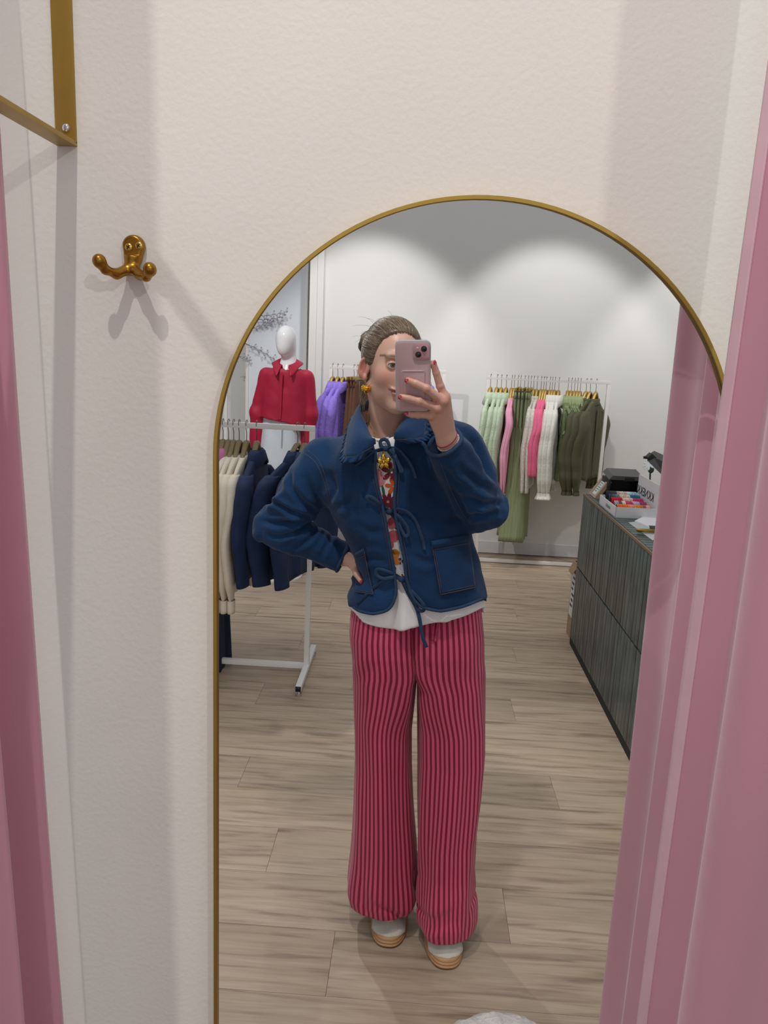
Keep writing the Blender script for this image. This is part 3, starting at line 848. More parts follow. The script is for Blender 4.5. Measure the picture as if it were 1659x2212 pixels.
def cxp(cropx): return atY(690 + cropx / 11.645, 795, YB)[0]
rowc = [(cxp(340), 'purp', 'purple fringed jacket'), (cxp(470), 'purp', 'purple fringed jacket'), (cxp(600), 'purp', 'purple fringed jacket'),
        (cxp(880), 'brown', 'brown wide trousers'), (cxp(960), 'brown', 'brown wide trousers'), (cxp(1050), 'brown', 'brown wide trousers'), (atY(928, 800, YB)[0], 'purp', 'purple fringed jacket')]
hang_row(rowc, YB, 1.512, 'on the rail behind the person', -16, HGOLD)

def lx(px): return atY(px, 915, YL)[0]
rowl = [(lx(470), 'rose', 'orchid pink jacket'), (lx(482), 'rose', 'orchid pink jacket'), (lx(494), 'cream', 'cream sweatshirt with ribbed cuffs'), (lx(505), 'cream', 'cream sweatshirt with ribbed cuffs'), (lx(517), 'cream', 'cream sweatshirt with ribbed cuffs'), (lx(533), 'cream', 'cream sweatshirt with ribbed cuffs'),
        (lx(555), 'denim', 'navy jacket with folded collar'), (lx(644), 'denim', 'navy jacket with folded collar'), (lx(659), 'denim', 'navy jacket with folded collar')]
hang_row(rowl, YL, ZL - 0.013, 'on the left rail', -5, HWOOD)
put(G['jean'], (lx(452), YL - 0.05, ZL - 0.22), math.radians(-16), 'long dark navy trousers hanging below the sweatshirts at the left', None)
# ================================================================== display mannequin
YM = 5.40
def M_(px, py, Y=YM): return atY(px, py, Y)
M_gloss = mat('gloss_white_fibreglass', srgb(240, 240, 242), 0.12, coat=0.4)
C_crim = mat('crimson_shirt', srgb(176, 16, 58), 0.55, var=0.05, vscale=8)
C_jeanw = mat('pale_wash_denim', srgb(214, 224, 232), 0.8, var=0.10, vscale=9, bump=0.2, bscale=160)
hx = M_(620, 735)
man = thing('mannequin', 'white faceless mannequin in a crimson shirt and pale jeans', 'mannequin', (hx[0] - 0.005, YM, 0))
X0 = hx[0]
def man_body(P):
    R = Matrix.Rotation(math.radians(-10), 3, 'Y')
    d = ell(P, (X0 - 0.005, YM - 0.01, 1.700), (0.072, 0.092, 0.096))
    d = smin(d, ell(P, (X0 - 0.012, YM - 0.045, 1.640), (0.046, 0.052, 0.058)), 0.03)
    d = smin(d, cap(P, (X0 + 0.010, YM + 0.02, 1.64), (X0 + 0.012, YM + 0.02, 1.50), 0.052, 0.056), 0.03)
    d = smin(d, cap(P, (X0 - 0.11, YM + 0.02, 1.425), (X0 + 0.12, YM + 0.02, 1.425), 0.045, 0.045), 0.05)
    d = smin(d, ell(P, (X0, YM + 0.01, 1.32), (0.145, 0.10, 0.22)), 0.04)
    return d
V, Q = surfnet(man_body, (X0 - 0.22, YM - 0.14, 1.12), (X0 + 0.24, YM + 0.14, 1.82), 0.0065)
np_mesh('body', smoothmesh(V, Q, 2), Q, M_gloss, man)
sL, sR = M_(567, 800), M_(672, 806); eL, eR = M_(551, 890), M_(676, 895); wL, wR = M_(548, 962), M_(666, 975)
nk = M_(620, 800)
def man_shirt(P):
    x, y, z = P
    t = np.clip((1.50 - z) / 0.38, 0, 1)
    hw = 0.165 + 0.005 * t; hd = 0.125 + 0.015 * t
    r = (np.abs((x - X0 + 0.008) / hw) ** 2.6 + np.abs((y - YM - 0.01) / hd) ** 2.6) ** (1 / 2.6)
    d = (r - 1) * 0.12
    top = z - (1.522 - 0.33 * np.abs(x - X0) ** 1.1)
    d = smax(d, top, 0.05)
    hem = 1.135 + 0.05 * np.clip((x - X0) / -0.15, -1, 1) * 0.5 - z
    d = np.maximum(d, hem)
    for a, b, c in ((sL, eL, wL), (sR, eR, wR)):
        off = np.array([0.028 if a[0] < X0 else -0.030, 0, -0.032])
        e2 = b + np.array([0.02 if a[0] < X0 else -0.02, 0, 0]); w2 = c + np.array([0.02 if a[0] < X0 else -0.012, 0, 0])
        s = smin(cap(P, a + off, e2, 0.054, 0.052), cap(P, e2, w2, 0.052, 0.048), 0.03)
        d = smin(d, s, 0.02)
    hole = ell(P, (X0 + 0.012, YM - 0.04, 1.555), (0.055, 0.12, 0.070))
    d = np.maximum(d, -hole)
    return d
V, Q = surfnet(man_shirt, (X0 - 0.30, YM - 0.18, 0.93), (X0 + 0.30, YM + 0.2, 1.56), 0.007)
V = smoothmesh(V, Q, 2); nn = vnormals(V, Q)
V = V + nn * (0.007 * vnoise(V * np.array([11, 11, 3]), 4) + 0.003 * vnoise((V + V[:, [2, 0, 1]] * 0.6) * 18, 5))[:, None]
sh = np_mesh('shirt', V, Q, C_crim, man)
def pt(px, py, o=0.0): return M_(px, py, YM - 0.13 - o)
CP = []
for t in np.linspace(0, 1, 7):
    row = []
    for a in np.radians(np.linspace(20, 340, 61)):
        back = (1 - math.cos(a)) / 2; tip = math.exp(-((min(a, 2 * PI - a) - 0.35) / 0.42) ** 2)
        zi = 1.497 + 0.055 * back ** 0.7; u = max(0.0, (t - 0.3) / 0.7); r_ = 0.056 + 0.010 * min(t, 0.3) + (0.044 + 0.022 * tip) * u
        z = zi + 0.026 * min(1, t / 0.3) - (0.022 + 0.052 * tip) * u ** 1.2
        row.append((X0 + 0.006 + r_ * 1.05 * math.sin(a), YM + 0.005 - (r_ + 0.030 * tip) * math.cos(a) * 1.0 - 0.018 * u * tip, z))
    CP.append(row)
grid_mesh('collar', np.array(CP), C_crim, sh, solid=0.004)
MB().prism([pt(604, 806, 0.004), pt(600, 906, -0.002), pt(607, 906, 0.0), pt(611, 806, 0.006)], (0, -0.004, 0)).build('placket', C_crim, sh, smooth=False)
for w_ in (wL, wR):
    q = w_ + np.array([0.02 if w_[0] < X0 else -0.012, 0, 0])
    MB().tube([q + np.array([0, 0, -0.02]), q + np.array([0, 0, -0.085])], [0.046, 0.042], 20).build('cuff', C_crim, sh, angle=40)
    MB().ball(q + np.array([0, -0.005, -0.115]), (0.022, 0.03, 0.05)).build('hand', M_gloss, man)
jn = []
jc = M_(604, 1000)
n = 40
for i in range(28):
    t = i / 27; z = 1.165 - 1.13 * t
    hw = 0.125 + 0.035 * min(1, t * 4) ; hd = 0.10 + 0.03 * min(1, t * 4)
    jn.append([(X0 - 0.03 + hw * math.copysign(abs(math.cos(a)) ** 0.8, math.cos(a)) * (1 + 0.03 * math.sin(a * 6 + t * 9)), YM + 0.01 + hd * math.sin(a) * (1 - 0.22 * max(0, t - 0.16) / 0.84 * (abs(math.cos(a)) < 0.14)) * (1 + 0.03 * math.sin(a * 5 - t * 7)), z) for a in [2 * PI * j / n for j in range(n)]])
je = MB().rings(jn).build('jeans', C_jeanw, man)
MB().rings([[(X0 - 0.03 + (hw) * math.cos(2 * PI * j / n), YM + 0.01 + hd * math.sin(2 * PI * j / n), z) for j in range(n)] for hw, hd, z in ((0.129, 0.105, 1.172), (0.132, 0.108, 1.172), (0.134, 0.11, 1.132), (0.128, 0.104, 1.130))]).build('waistband', C_jeanw, je)
MB().prism([M_(605, 915, YM - 0.12), M_(608, 915, YM - 0.12), M_(607, 960, YM - 0.13), M_(604, 960, YM - 0.13)], (0, -0.004, 0)).build('fly', C_jeanw, je, smooth=False)
MB().tube([(X0 - 0.03, YM, 0.0), (X0 - 0.03, YM, 0.012)], 0.17, 40).build('base_plate', M_white, man, angle=40)

# ---- display backdrop and twigs, some modelled in place of cast shadows
pz = thing('backdrop_panel', 'tall pale blue white backdrop panel behind the mannequin', 'panel', (-1.5, 6.72, 0))
M_pan = mat('backdrop_board', srgb(222, 228, 236), 0.7)
xa, xb2 = atY(531, 900, 6.72)[0], atY(664, 700, 6.72)[0]
boxo('board', ((xa + xb2) / 2, 6.73, 1.55), (xb2 - xa, 0.02, 3.1), M_pan, pz)
boxo('edge_strip', (xa + 0.012, 6.715, 1.55), (0.024, 0.03, 3.1), M_white, pz)
boxo('edge_strip', (xb2 - 0.012, 6.715, 1.55), (0.024, 0.03, 3.1), M_white, pz)
M_twig_shadow = mat('twig_bark_and_shadow', srgb(132, 124, 122), 0.8)
M_blos = mat('twig_blossom', srgb(182, 180, 186), 0.8)
tw = thing('blossom_branch', 'bare blossom twigs and grey branches modelled as their shadows against the pale backdrop', 'branch', tuple(atY(560, 720, 6.62)))
def twig_shape(pts, r, Y):
    P = [atY(px, py, Y) for px, py in pts]
    c = catmull(P, 6); m = MB(); r *= 0.62; m.tube(c, np.linspace(r, r * 0.35, len(c)), 6); bl = MB()
    for i in range(3, len(c), 2):
        s = 1 if i % 4 == 1 else -1
        e = c[i] + np.array([0.012, 0.0, 0.024 * s + 0.004]) + rng.normal(0, .008, 3)
        m.tube([c[i], (c[i] + e) / 2 + np.array([0, -.004, .004]), e], [r * 0.5, r * 0.35, r * 0.25], 5)
        bl.ball(e, 0.007, 8, 6); bl.ball(c[i] + np.array([0.006, -0.004, 0.006 * s]), 0.010, 8, 6)
    m.build('twig_shape', M_twig_shadow, tw); bl.build('blossom', M_blos, tw)
twig_shape([(556, 682), (580, 681), (600, 678), (622, 673)], 0.006, 6.60)
twig_shape([(556, 690), (578, 690), (600, 687), (616, 680)], 0.005, 6.66)
twig_shape([(543, 711), (560, 704), (575, 699), (592, 694)], 0.005, 6.68)  # grey branch modelled in place of a shadow on the board
twig_shape([(530, 742), (552, 752), (572, 763), (593, 777)], 0.006, 6.68)  # likewise a solid branch where only a shadow falls
twig_shape([(505, 773), (520, 771), (531, 773), (540, 780)], 0.005, 6.66)

# ================================================================== tiled counter
CXF, CY0, CY1, CH = 0.968, 2.60, 4.365, 0.905
M_tile = bpy.data.materials.new('green_black_glazed_tile'); M_tile.use_nodes = True
nt = M_tile.node_tree; L = nt.links; b = nt.nodes['Principled BSDF']; b.inputs['Roughness'].default_value = 0.32
oi = N(nt, 'ShaderNodeObjectInfo'); tc = N(nt, 'ShaderNodeTexCoord')
no = N(nt, 'ShaderNodeTexNoise'); no.inputs['Scale'].default_value = 7; no.noise_dimensions = '4D'
ml = N(nt, 'ShaderNodeMath', operation='MULTIPLY'); ml.inputs[1].default_value = 50; L.new(oi.outputs['Random'], ml.inputs[0]); L.new(ml.outputs[0], no.inputs['W']); L.new(tc.outputs['Object'], no.inputs['Vector'])
rp = N(nt, 'ShaderNodeValToRGB'); e = rp.color_ramp.elements; e[0].position = 0.35; e[0].color = srgb(38, 52, 50); e[1].position = 0.7; e[1].color = srgb(76, 94, 90)
ad = N(nt, 'ShaderNodeMath', operation='ADD'); s2 = N(nt, 'ShaderNodeMath', operation='MULTIPLY_ADD'); s2.inputs[1].default_value = 0.22; s2.inputs[2].default_value = -0.11
L.new(oi.outputs['Random'], s2.inputs[0]); L.new(no.outputs['Fac'], ad.inputs[0]); L.new(s2.outputs[0], ad.inputs[1]); L.new(ad.outputs[0], rp.inputs[0]); L.new(rp.outputs[0], b.inputs['Base Color'])
M_grout = mat('dark_grout', srgb(30, 34, 34), 0.8)
M_bronze = mat('bronze_edge_trim', srgb(140, 118, 92), 0.4, metal=0.6)
ct = thing('shop_counter', 'dark green tiled shop counter at the right, partly behind the curtain', 'counter', (1.3, 3.4, 0))
boxo('carcass', ((CXF + 1.62) / 2 + 0.004, (CY0 + CY1) / 2, CH / 2 - 0.006), (1.62 - CXF - 0.008, CY1 - CY0 - 0.008, CH - 0.012), M_grout, ct)
TWD = 0.0475
nT = int((CY1 - CY0) / TWD)
tp = None
for row, (z0, z1) in enumerate(((0.482, CH - 0.012), (0.048, 0.478))):
    for i in range(nT):
        y = CY1 - (i + 0.5) * TWD
        if tp is None or i == 0:
            tp = MB().box((CXF + 0.002, y, (z0 + z1) / 2), (0.008, TWD - 0.0025, z1 - z0 - 0.003), bev=0.0015)
            V0 = tp.v; c0 = np.array([CXF + 0.002, y, (z0 + z1) / 2]); tp.v = [tuple(np.array(p) - c0 + np.array(org(ct))) for p in V0]
            t0 = tp.build('tile', M_tile, ct, angle=30); t0.location = Vector(c0) - org(ct)
            t_mesh = t0.data
        else:
            o = bpy.data.objects.new('tile', t_mesh); COL.objects.link(o); o.parent = ct
            o.location = Vector((CXF + 0.002 + rng.normal(0, .0004), y, (z0 + z1) / 2)) - org(ct)
tt = MB().box(org(ct), (0.30, TWD - 0.004, 0.008), bev=0.0012).build('top_tile', M_tile, ct, angle=30); tt.location = Vector((CXF + 0.16, CY1 - 0.5 * TWD, CH - 0.004)) - org(ct)
for c_, xc in enumerate((CXF + 0.16, CXF + 0.463)):
    for i in range(nT):
        if c_ == 0 and i == 0: continue
        o = bpy.data.objects.new('top_tile', tt.data); COL.objects.link(o); o.parent = ct
        o.location = Vector((xc, CY1 - (i + 0.5) * TWD, CH - 0.004)) - org(ct)
boxo('edge_trim', (CXF + 0.001, (CY0 + CY1) / 2, CH - 0.005), (0.009, CY1 - CY0, 0.013), M_bronze, ct, 0.001)
boxo('plinth', (CXF + 0.006, (CY0 + CY1) / 2, 0.022), (0.008, CY1 - CY0, 0.044), M_grout, ct)
CT = CH + 0.0005

# ---- framed price display
M_beige = mat('beige_frame', srgb(170, 146, 124), 0.5)
M_scr = mat('pale_paper_card', srgb(206, 222, 214), 0.5)
M_ink = mat('grey_ink', srgb(120, 134, 132), 0.6)
fr = thing('card_frame', 'small beige framed card leaning on the counter end', 'frame', (1.0, 4.22, CT))
fb = atZ(1268, 1066, CT); fn = atZ(1284, 1077, CT); fn[0] = fb[0]
fb[0] = fn[0] = 1.0
lng = np.linalg.norm(fn - fb); vd = (fn - fb) / lng
ud = np.array([math.sin(math.radians(33)), 0, math.cos(math.radians(33))]); wd_ = np.cross(ud, vd)
if wd_[0] > 0: wd_ = -wd_                                       # facing -x
Hf = 0.125
def FP(u, v, w=0.0): return fb + vd * (v * lng) + ud * (u * Hf) + wd_ * w
def fbox(u0, u1, v0, v1, w0, w1): return [FP(u0, v0, w0), FP(u1, v0, w0), FP(u1, v1, w0), FP(u0, v1, w0)], wd_ * (w1 - w0)
m = MB()
for q in ((0, 0.12, 0, 1), (0.88, 1, 0, 1), (0.12, 0.88, 0, 0.2), (0.12, 0.88, 0.8, 1)):
    m.prism(*fbox(*q, -0.016, 0.004))
m.prism(*fbox(0.1, 0.9, 0.1, 0.9, -0.016, -0.004)); m.build('frame', M_beige, fr, smooth=False)
m = MB(); m.prism(*fbox(0.12, 0.88, 0.2, 0.8, -0.004, -0.001)); cd = m.build('card', M_scr, fr, smooth=False)
m = MB()
for i in range(6):
    u = 0.80 - 0.105 * i
    m.prism(*fbox(u, u + 0.045, 0.28, 0.72 - 0.08 * (i % 3), -0.001, -0.0006))
m.build('text_lines', M_ink, cd, smooth=False)
# ---- black printer housing
pr = thing('receipt_printer', 'black receipt printer with an open front behind the hair tie box', 'printer', (1.18, 4.27, CT))
M_dgrey = mat('dark_grey_plastic', srgb(74, 72, 72), 0.45)
pa, pb = atY(1303, 1068, 4.28), atY(1379, 1068, 4.28)
x0, x1 = pa[0], pb[0] + 0.01; yF, yB = 4.19, 4.345; hz = 0.115
m = MB(); t = 0.012
m.box(((x0 + x1) / 2, (yF + yB) / 2, CT + 0.006), (x1 - x0, yB - yF, 0.012), bev=0.002); m.box(((x0 + x1) / 2, yB - t / 2, CT + hz / 2), (x1 - x0, t, hz), bev=0.002)
m.box((x0 + t / 2, (yF + yB) / 2, CT + hz / 2), (t, yB - yF, hz), bev=0.002); m.box((x1 - t / 2, (yF + yB) / 2, CT + hz / 2), (t, yB - yF, hz), bev=0.002)
m.build('housing', M_black, pr, angle=35)
m = MB(); m.prism([(x0, yF, CT + hz), (x0 + 0.02, yF, CT + hz + 0.022), (x1 - 0.02, yF, CT + hz + 0.022), (x1, yF, CT + hz)], (0, yB - yF, 0.02)); m.build('lid', M_dgrey, pr, smooth=False)
boxo('latch', ((x0 + x1) / 2 + 0.01, yF - 0.002, CT + hz + 0.006), (0.05, 0.006, 0.020), M_black, pr, 0.001)
# ---- hair tie display box
NL, FLc = atZ(1330, 1118, CT), atZ(1294.5, 1089, CT)
bx0, by0, by1 = 0.985, NL[1], FLc[1]; bh = 0.052; bxw = atY(1379, 1066, by1)[0] - bx0
M_card = mat('white_card', srgb(226, 226, 228), 0.55)
M_txt = mat('black_print', srgb(24, 24, 28), 0.6)
hb = thing('display_box', 'open white display box of hair ties with printed header card', 'box', (bx0 + bxw / 2, (by0 + by1) / 2, CT))
m = MB(); T = 0.004; cx_, cy_ = bx0 + bxw / 2, (by0 + by1) / 2; ly = by1 - by0
m.box((cx_, cy_, CT + 0.002), (bxw, ly, 0.004)); m.build('tray', M_card, hb, smooth=False)
boxo('side_panel', (bx0 + T / 2, cy_, CT + bh / 2), (T, ly, bh), M_card, hb); boxo('side_panel', (cx_, by0 + T / 2, CT + bh / 2), (bxw, T, bh), M_card, hb)
boxo('side_panel', (cx_, by1 - T / 2, CT + bh / 2), (bxw, T, bh), M_card, hb)
hcard = boxo('header_card', (bx0 + bxw - T / 2, cy_ + 0.0, CT + 0.085), (T, ly + 0.02, 0.17), M_card, hb)
def text(s, size, loc, R, m, parent, name='lettering', mirror=True, ext=0.0006, sx=1.0):
    cu = bpy.data.curves.new(name, 'FONT'); cu.body = s; cu.size = size; cu.extrude = ext; cu.align_x = 'CENTER'; cu.align_y = 'CENTER'
    o = bpy.data.objects.new(name, cu); COL.objects.link(o); cu.materials.append(m)
    dg = bpy.context.evaluated_depsgraph_get(); me = bpy.data.meshes.new_from_object(o.evaluated_get(dg)); bpy.data.objects.remove(o); bpy.data.curves.remove(cu)
    o0 = org(parent); q = Matrix(R)
    for v in me.vertices:
        c = Vector((-v.co.x * sx if mirror else v.co.x * sx, v.co.y, v.co.z)); v.co = Vector(loc) + q @ c - o0
    if mirror: me.flip_normals()
    t = from_mesh(name, me, None, parent)
    if not me.materials: me.materials.append(m)
    return t
# text on a face looking to -x: reading direction along -y (far to near), up z
Rx = [[0, 0, -1], [-1, 0, 0], [0, 1, 0]]
text('KKNEKKI', 0.062, (bx0 + bxw - T - 0.0004, cy_ + 0.045, CT + 0.092), Rx, M_txt, hcard, sx=1.22)
text('THE HAIR TIE', 0.011, (bx0 + bxw - T - 0.0004, cy_ - 0.10, CT + 0.145), Rx, M_ink, hcard) if False else None
text('KKNEKKI', 0.022, (bx0 - 0.0004, cy_ - 0.02, CT + 0.026), Rx, M_ink, hb)
# hair ties in rows
cols = [[(236, 120, 50), (236, 120, 50), (238, 128, 58), (240, 160, 130), (236, 150, 110), (232, 140, 60), (226, 130, 54), (176, 110, 90), (246, 180, 168)],
        [(190, 178, 200), (120, 90, 110), (232, 224, 220), (214, 60, 110), (206, 52, 104), (216, 190, 220), (196, 180, 214), (176, 70, 120), (168, 62, 110)],
        [(206, 30, 40), (212, 34, 44), (206, 30, 40), (216, 196, 176), (222, 204, 186), (214, 196, 176), (210, 54, 100), (204, 46, 96), (196, 44, 96)],
        [(60, 70, 88), (90, 104, 120), (120, 130, 140), (214, 196, 176), (204, 186, 164), (224, 208, 190), (30, 110, 150), (26, 104, 146), (30, 116, 140)],
        [(40, 44, 52), (56, 60, 70), (70, 74, 84), (196, 172, 156), (222, 206, 186), (204, 184, 166), (210, 226, 232), (176, 200, 210), (166, 190, 202)]]
cname = {'o': 'x'}
hmat = {}
def hm(c):
    if c not in hmat: hmat[c] = mat('hair_tie_%s' % len(hmat), srgb(*c), 0.85, var=0.35, vscale=160)
    return hmat[c]
rowname = ['nearest', 'second', 'middle', 'fourth', 'farthest']
cw = lambda c: 'orange' if c[0] > 220 and c[1] < 150 and c[2] < 80 else 'red' if c[0] > 190 and c[1] < 50 and c[2] < 60 else 'raspberry' if c[0] > 160 and c[1] < 80 else 'teal' if c[2] > 130 and c[0] < 60 else 'dark grey' if max(c) < 130 else 'lilac' if c[2] > c[1] and c[2] > 190 and c[0] < 220 else 'pale blue' if c[2] > c[0] and c[0] > 150 else 'peach' if c[0] > 225 and c[1] > 140 else 'beige'
for i, rowc_ in enumerate(cols):
    for j, c in enumerate(rowc_):
        x = bx0 + 0.02 + (bxw - 0.045) * (j + 0.5) / 9; y = by0 + 0.022 + (ly - 0.04) * (i + 0.5) / 5
        z = CT + 0.034 + 0.006 * i
        m = MB()
        for k in range(3):
            m.torus((x + (k - 1) * 0.0062, y + rng.normal(0, .001), z), 0.0215, 0.0036, (1, 0.1 * (k - 1), 0.05), 18, 6)
        o = m.build('hair_tie', hm(c))
        o['label'] = '%s hair tie, %s from the left in the %s row of the white box' % (cw(c), ORD[j], rowname[i]); o['category'] = 'hair tie'; o['group'] = 'hair ties in the display box'
# ---- papers, pen
M_pap = mat('white_paper', srgb(232, 232, 236), 0.6)
M_pap2 = mat('grey_paper', srgb(190, 192, 192), 0.6)
def sheet(name, label, px, m, z, dz):
    P = [atZ(a, b_, CT + z) for a, b_ in px]
    o = MB().prism(P, (0, 0, dz)).build(name, m, smooth=False); tag(o, label, 'paper')
sheet('paper_sheet', 'grey paper sheet under the white papers on the counter', [(1357, 1129), (1400, 1124), (1440, 1150), (1410, 1168)], M_pap2, 0.0, 0.0015)
sheet('paper_stack', 'white papers lying on the counter beside the curtain', [(1371, 1128), (1392, 1118), (1440, 1119), (1440, 1150), (1405, 1142)], M_pap, 0.002, 0.008)
pe = thing('pen', 'gold pen lying on the papers by the curtain', 'pen', tuple(atZ(1390, 1146, CT + 0.012)))
a_, b_ = atZ(1375, 1145, CT + 0.013), atZ(1425, 1148, CT + 0.013)
MB().tube([a_, a_ + (b_ - a_) * 0.07, b_], [0.004, 0.0085, 0.0085], 10).build('barrel', M_gold, pe)
MB().ball(a_, 0.0035).build('tip', M_bronze, pe)
# ---- flower and till
fp = atY(1404, 1034, 4.05); fc = atY(1405, 1010, 4.03)
flw = thing('gerbera', 'small pale gerbera on a green stem behind the header card', 'flower', (fp[0], 4.05, CT))
M_stem = mat('green_stem', srgb(70, 92, 56), 0.6); M_pet = mat('pale_petal', srgb(206, 214, 216), 0.6); M_pot = mat('terracotta_pot', srgb(150, 112, 92), 0.7)
MB().tube(catmull([(fp[0], 4.05, CT + 0.07), (fp[0] + 0.002, 4.05, CT + 0.12), tuple(fc)], 5), 0.0045, 8).ball(fc + np.array([0.004, 0, -0.01]), (0.016, 0.016, 0.02)).build('stem', M_stem, flw)
MB().tube([(fp[0], 4.05, CT), (fp[0], 4.05, CT + 0.02), (fp[0], 4.05, CT + 0.085)], [0.022, 0.026, 0.03], 20).build('pot', M_pot, flw, angle=40)
for k in range(9):
    a = 2 * PI * k / 9; d_ = Vector((-0.5, -0.4, 0.5)).normalized(); s_ = d_.orthogonal().normalized(); u_ = s_ * math.cos(a) + d_.cross(s_) * math.sin(a)
    R = Matrix((u_, d_.cross(u_), d_)).transposed()
    MB().ball(Vector(fc) + Vector((-0.006, 0, 0.014)) + u_ * 0.020 + d_ * 0.004, (0.020, 0.006, 0.0025), 10, 6, R).build('petal', M_pet, flw)
ti = thing('till_screen', 'black tilted till screen behind the curtain edge', 'screen', (1.28, 3.45, CT))
ta, tb, = atY(1398, 995, 3.5), atY(1436, 1036, 3.4)
dv = (tb - ta); up_ = np.array([0.35, 0.0, 0.94]) * 0.045
m = MB(); m.prism([ta, ta + np.array([0.025, 0, 0.018]), tb + np.array([0.06, 0, 0.05]), tb + np.array([0.02, 0, -0.01])], (0.05, 0.16, 0.01)); m.build('display', M_black, ti, smooth=False)
MB().box(ta + np.array([0.022, 0.02, 0.012]), (0.035, 0.05, 0.028), Matrix.Rotation(0.7, 3, 'Y'), 0.004).tube([ta + np.array([-0.012, 0.02, 0.012]), ta + np.array([0.01, 0.02, 0.01])], 0.006, 10).build('hinge', M_black, ti, angle=40)
MB().box((tb[0] + 0.05, 3.46, CT + 0.006), (0.12, 0.12, 0.012), bev=0.003).tube([(tb[0] + 0.05, 3.46, CT + 0.01), (tb[0] + 0.07, 3.46, tb[2] + 0.03)], 0.016, 14).build('stand', M_black, ti, angle=40)
# ---- cardboard box beyond the counter
M_kraft = mat('kraft_cardboard', srgb(168, 140, 112), 0.85, var=0.05, vscale=8)
cb = thing('cardboard_box', 'brown cardboard box with a white label behind the counter end', 'box', (1.12, 4.62, 0))
kx0, kx1, ky0, ky1, kz = atY(1228, 1395, 4.42)[0] + 0.012, 1.36, 4.42, 4.56, 0.46
m = MB(); t = 0.006
for c, d in ((((kx0 + kx1) / 2, ky0, kz / 2), (kx1 - kx0, t, kz)), (((kx0 + kx1) / 2, ky1, kz / 2), (kx1 - kx0, t, kz)), ((kx0, (ky0 + ky1) / 2, kz / 2), (t, ky1 - ky0 + t, kz)), ((kx1, (ky0 + ky1) / 2, kz / 2), (t, ky1 - ky0 + t, kz)), (((kx0 + kx1) / 2, (ky0 + ky1) / 2, 0.004), (kx1 - kx0, ky1 - ky0, t))):
    m.box(c, d)
m.build('carton', M_kraft, cb, smooth=False)
MB().prism([(kx0, ky0, kz), (kx0, ky1, kz), (kx0 - 0.03, ky1 - 0.02, kz - 0.06), (kx0 - 0.03, ky0 + 0.02, kz - 0.06)], (0.004, 0, 0.004)).build('flap', M_kraft, cb, smooth=False)
MB().prism([(kx0 + 0.004, ky0, kz), (kx1, ky0, kz), (kx1, ky0 + 0.07, kz + 0.10), (kx0 + 0.02, ky0 + 0.07, kz + 0.10)], (0, 0.004, 0)).build('flap', M_kraft, cb, smooth=False)
lx_ = kx0 - 0.0035
lb = MB().prism([(lx_, ky0 + 0.012, 0.13), (lx_, ky1 - 0.015, 0.13), (lx_, ky1 - 0.015, 0.40), (lx_, ky0 + 0.012, 0.40)], (-0.001, 0, 0)).build('label', M_card, cb, smooth=False)
m = MB()
for i in range(6): m.box((lx_ - 0.0013, (ky0 + ky1) / 2 + 0.012 * ((i % 3) - 1), 0.37 - 0.035 * i), (0.0006, 0.05 + 0.012 * (i % 2), 0.014))
m.build('print', M_txt, lb, smooth=False)
# ---- fluffy stool under the glass
po = thing('stool', 'round fluffy white stool top at the bottom edge', 'stool', (0.225, 1.115, 0))
M_fluff = mat('white_teddy_fleece', srgb(236, 232, 226), 0.95, var=0.05, vscale=60, bump=1.0, bscale=120)
n = 120; R = []
for r_, z in ((0.001, 0.432), (0.05, 0.432), (0.10, 0.430), (0.135, 0.424), (0.155, 0.408), (0.162, 0.38), (0.160, 0.345), (0.148, 0.335)):
    R.append([(0.225 + r_ * math.cos(2 * PI * j / n) * (1 + 0.012 * rng.normal()), 1.115 + r_ * math.sin(2 * PI * j / n) * (1 + 0.012 * rng.normal()), z + 0.0025 * rng.normal()) for j in range(n)])
MB().rings(R).build('cushion', M_fluff, po)
M_beech = mat('beech_leg', srgb(196, 166, 130), 0.5)
for a in (0.8, 2.37, 3.94, 5.5):
    MB().tube([(0.225 + 0.10 * math.cos(a), 1.115 + 0.10 * math.sin(a), 0.34), (0.225 + 0.135 * math.cos(a), 1.115 + 0.135 * math.sin(a), 0.0)], [0.018, 0.012], 12).build('leg', M_beech, po, angle=40)
# ================================================================== the person
PX0 = atZ(900, 2040, 0)
person = thing('person', 'woman in a blue quilted jacket and striped pink trousers taking a mirror photo', 'person', (0.06, 1.98, 0))
def pf(P):                                             # world -> picture plane (for cutting cloth outlines)
    x, y, z = P[0] - EYE[0], P[1] - EYE[1], P[2] - EYE[2]
    cx = RW[0, 0] * x + RW[1, 0] * y + RW[2, 0] * z; cy = RW[0, 1] * x + RW[1, 1] * y + RW[2, 1] * z; cz = RW[0, 2] * x + RW[1, 2] * y + RW[2, 2] * z
    return CX + F * cx / -cz, CY - F * cy / -cz
def A(px, py, Y=1.97): return atY(px, py, Y)

M_skin = mat('fair_skin', srgb(222, 178, 158), 0.38, attr='tone', sss=0.08, var=0.03, vscale=25, bump=0.05, bscale=700, spec=0.45)
M_hair = mat('ash_brown_hair', srgb(120, 98, 76), 0.42, attr='tone', var=0.10, vscale=40, spec=0.6)
M_denim = mat('indigo_denim', srgb(24, 58, 97), 0.86, var=0.30, vscale=9, bump=0.35, bscale=300, spec=0.2, sheen=0.12, detail=9)
M_denim_b = mat('indigo_binding', srgb(35, 64, 98), 0.8, var=0.2, vscale=60, bump=0.2, bscale=500)
M_lining = M_denim
M_tee = mat('white_jersey', srgb(240, 240, 240), 0.85, bump=0.06, bscale=500)
M_thread = mat('tan_stitching', srgb(96, 84, 84), 0.8)

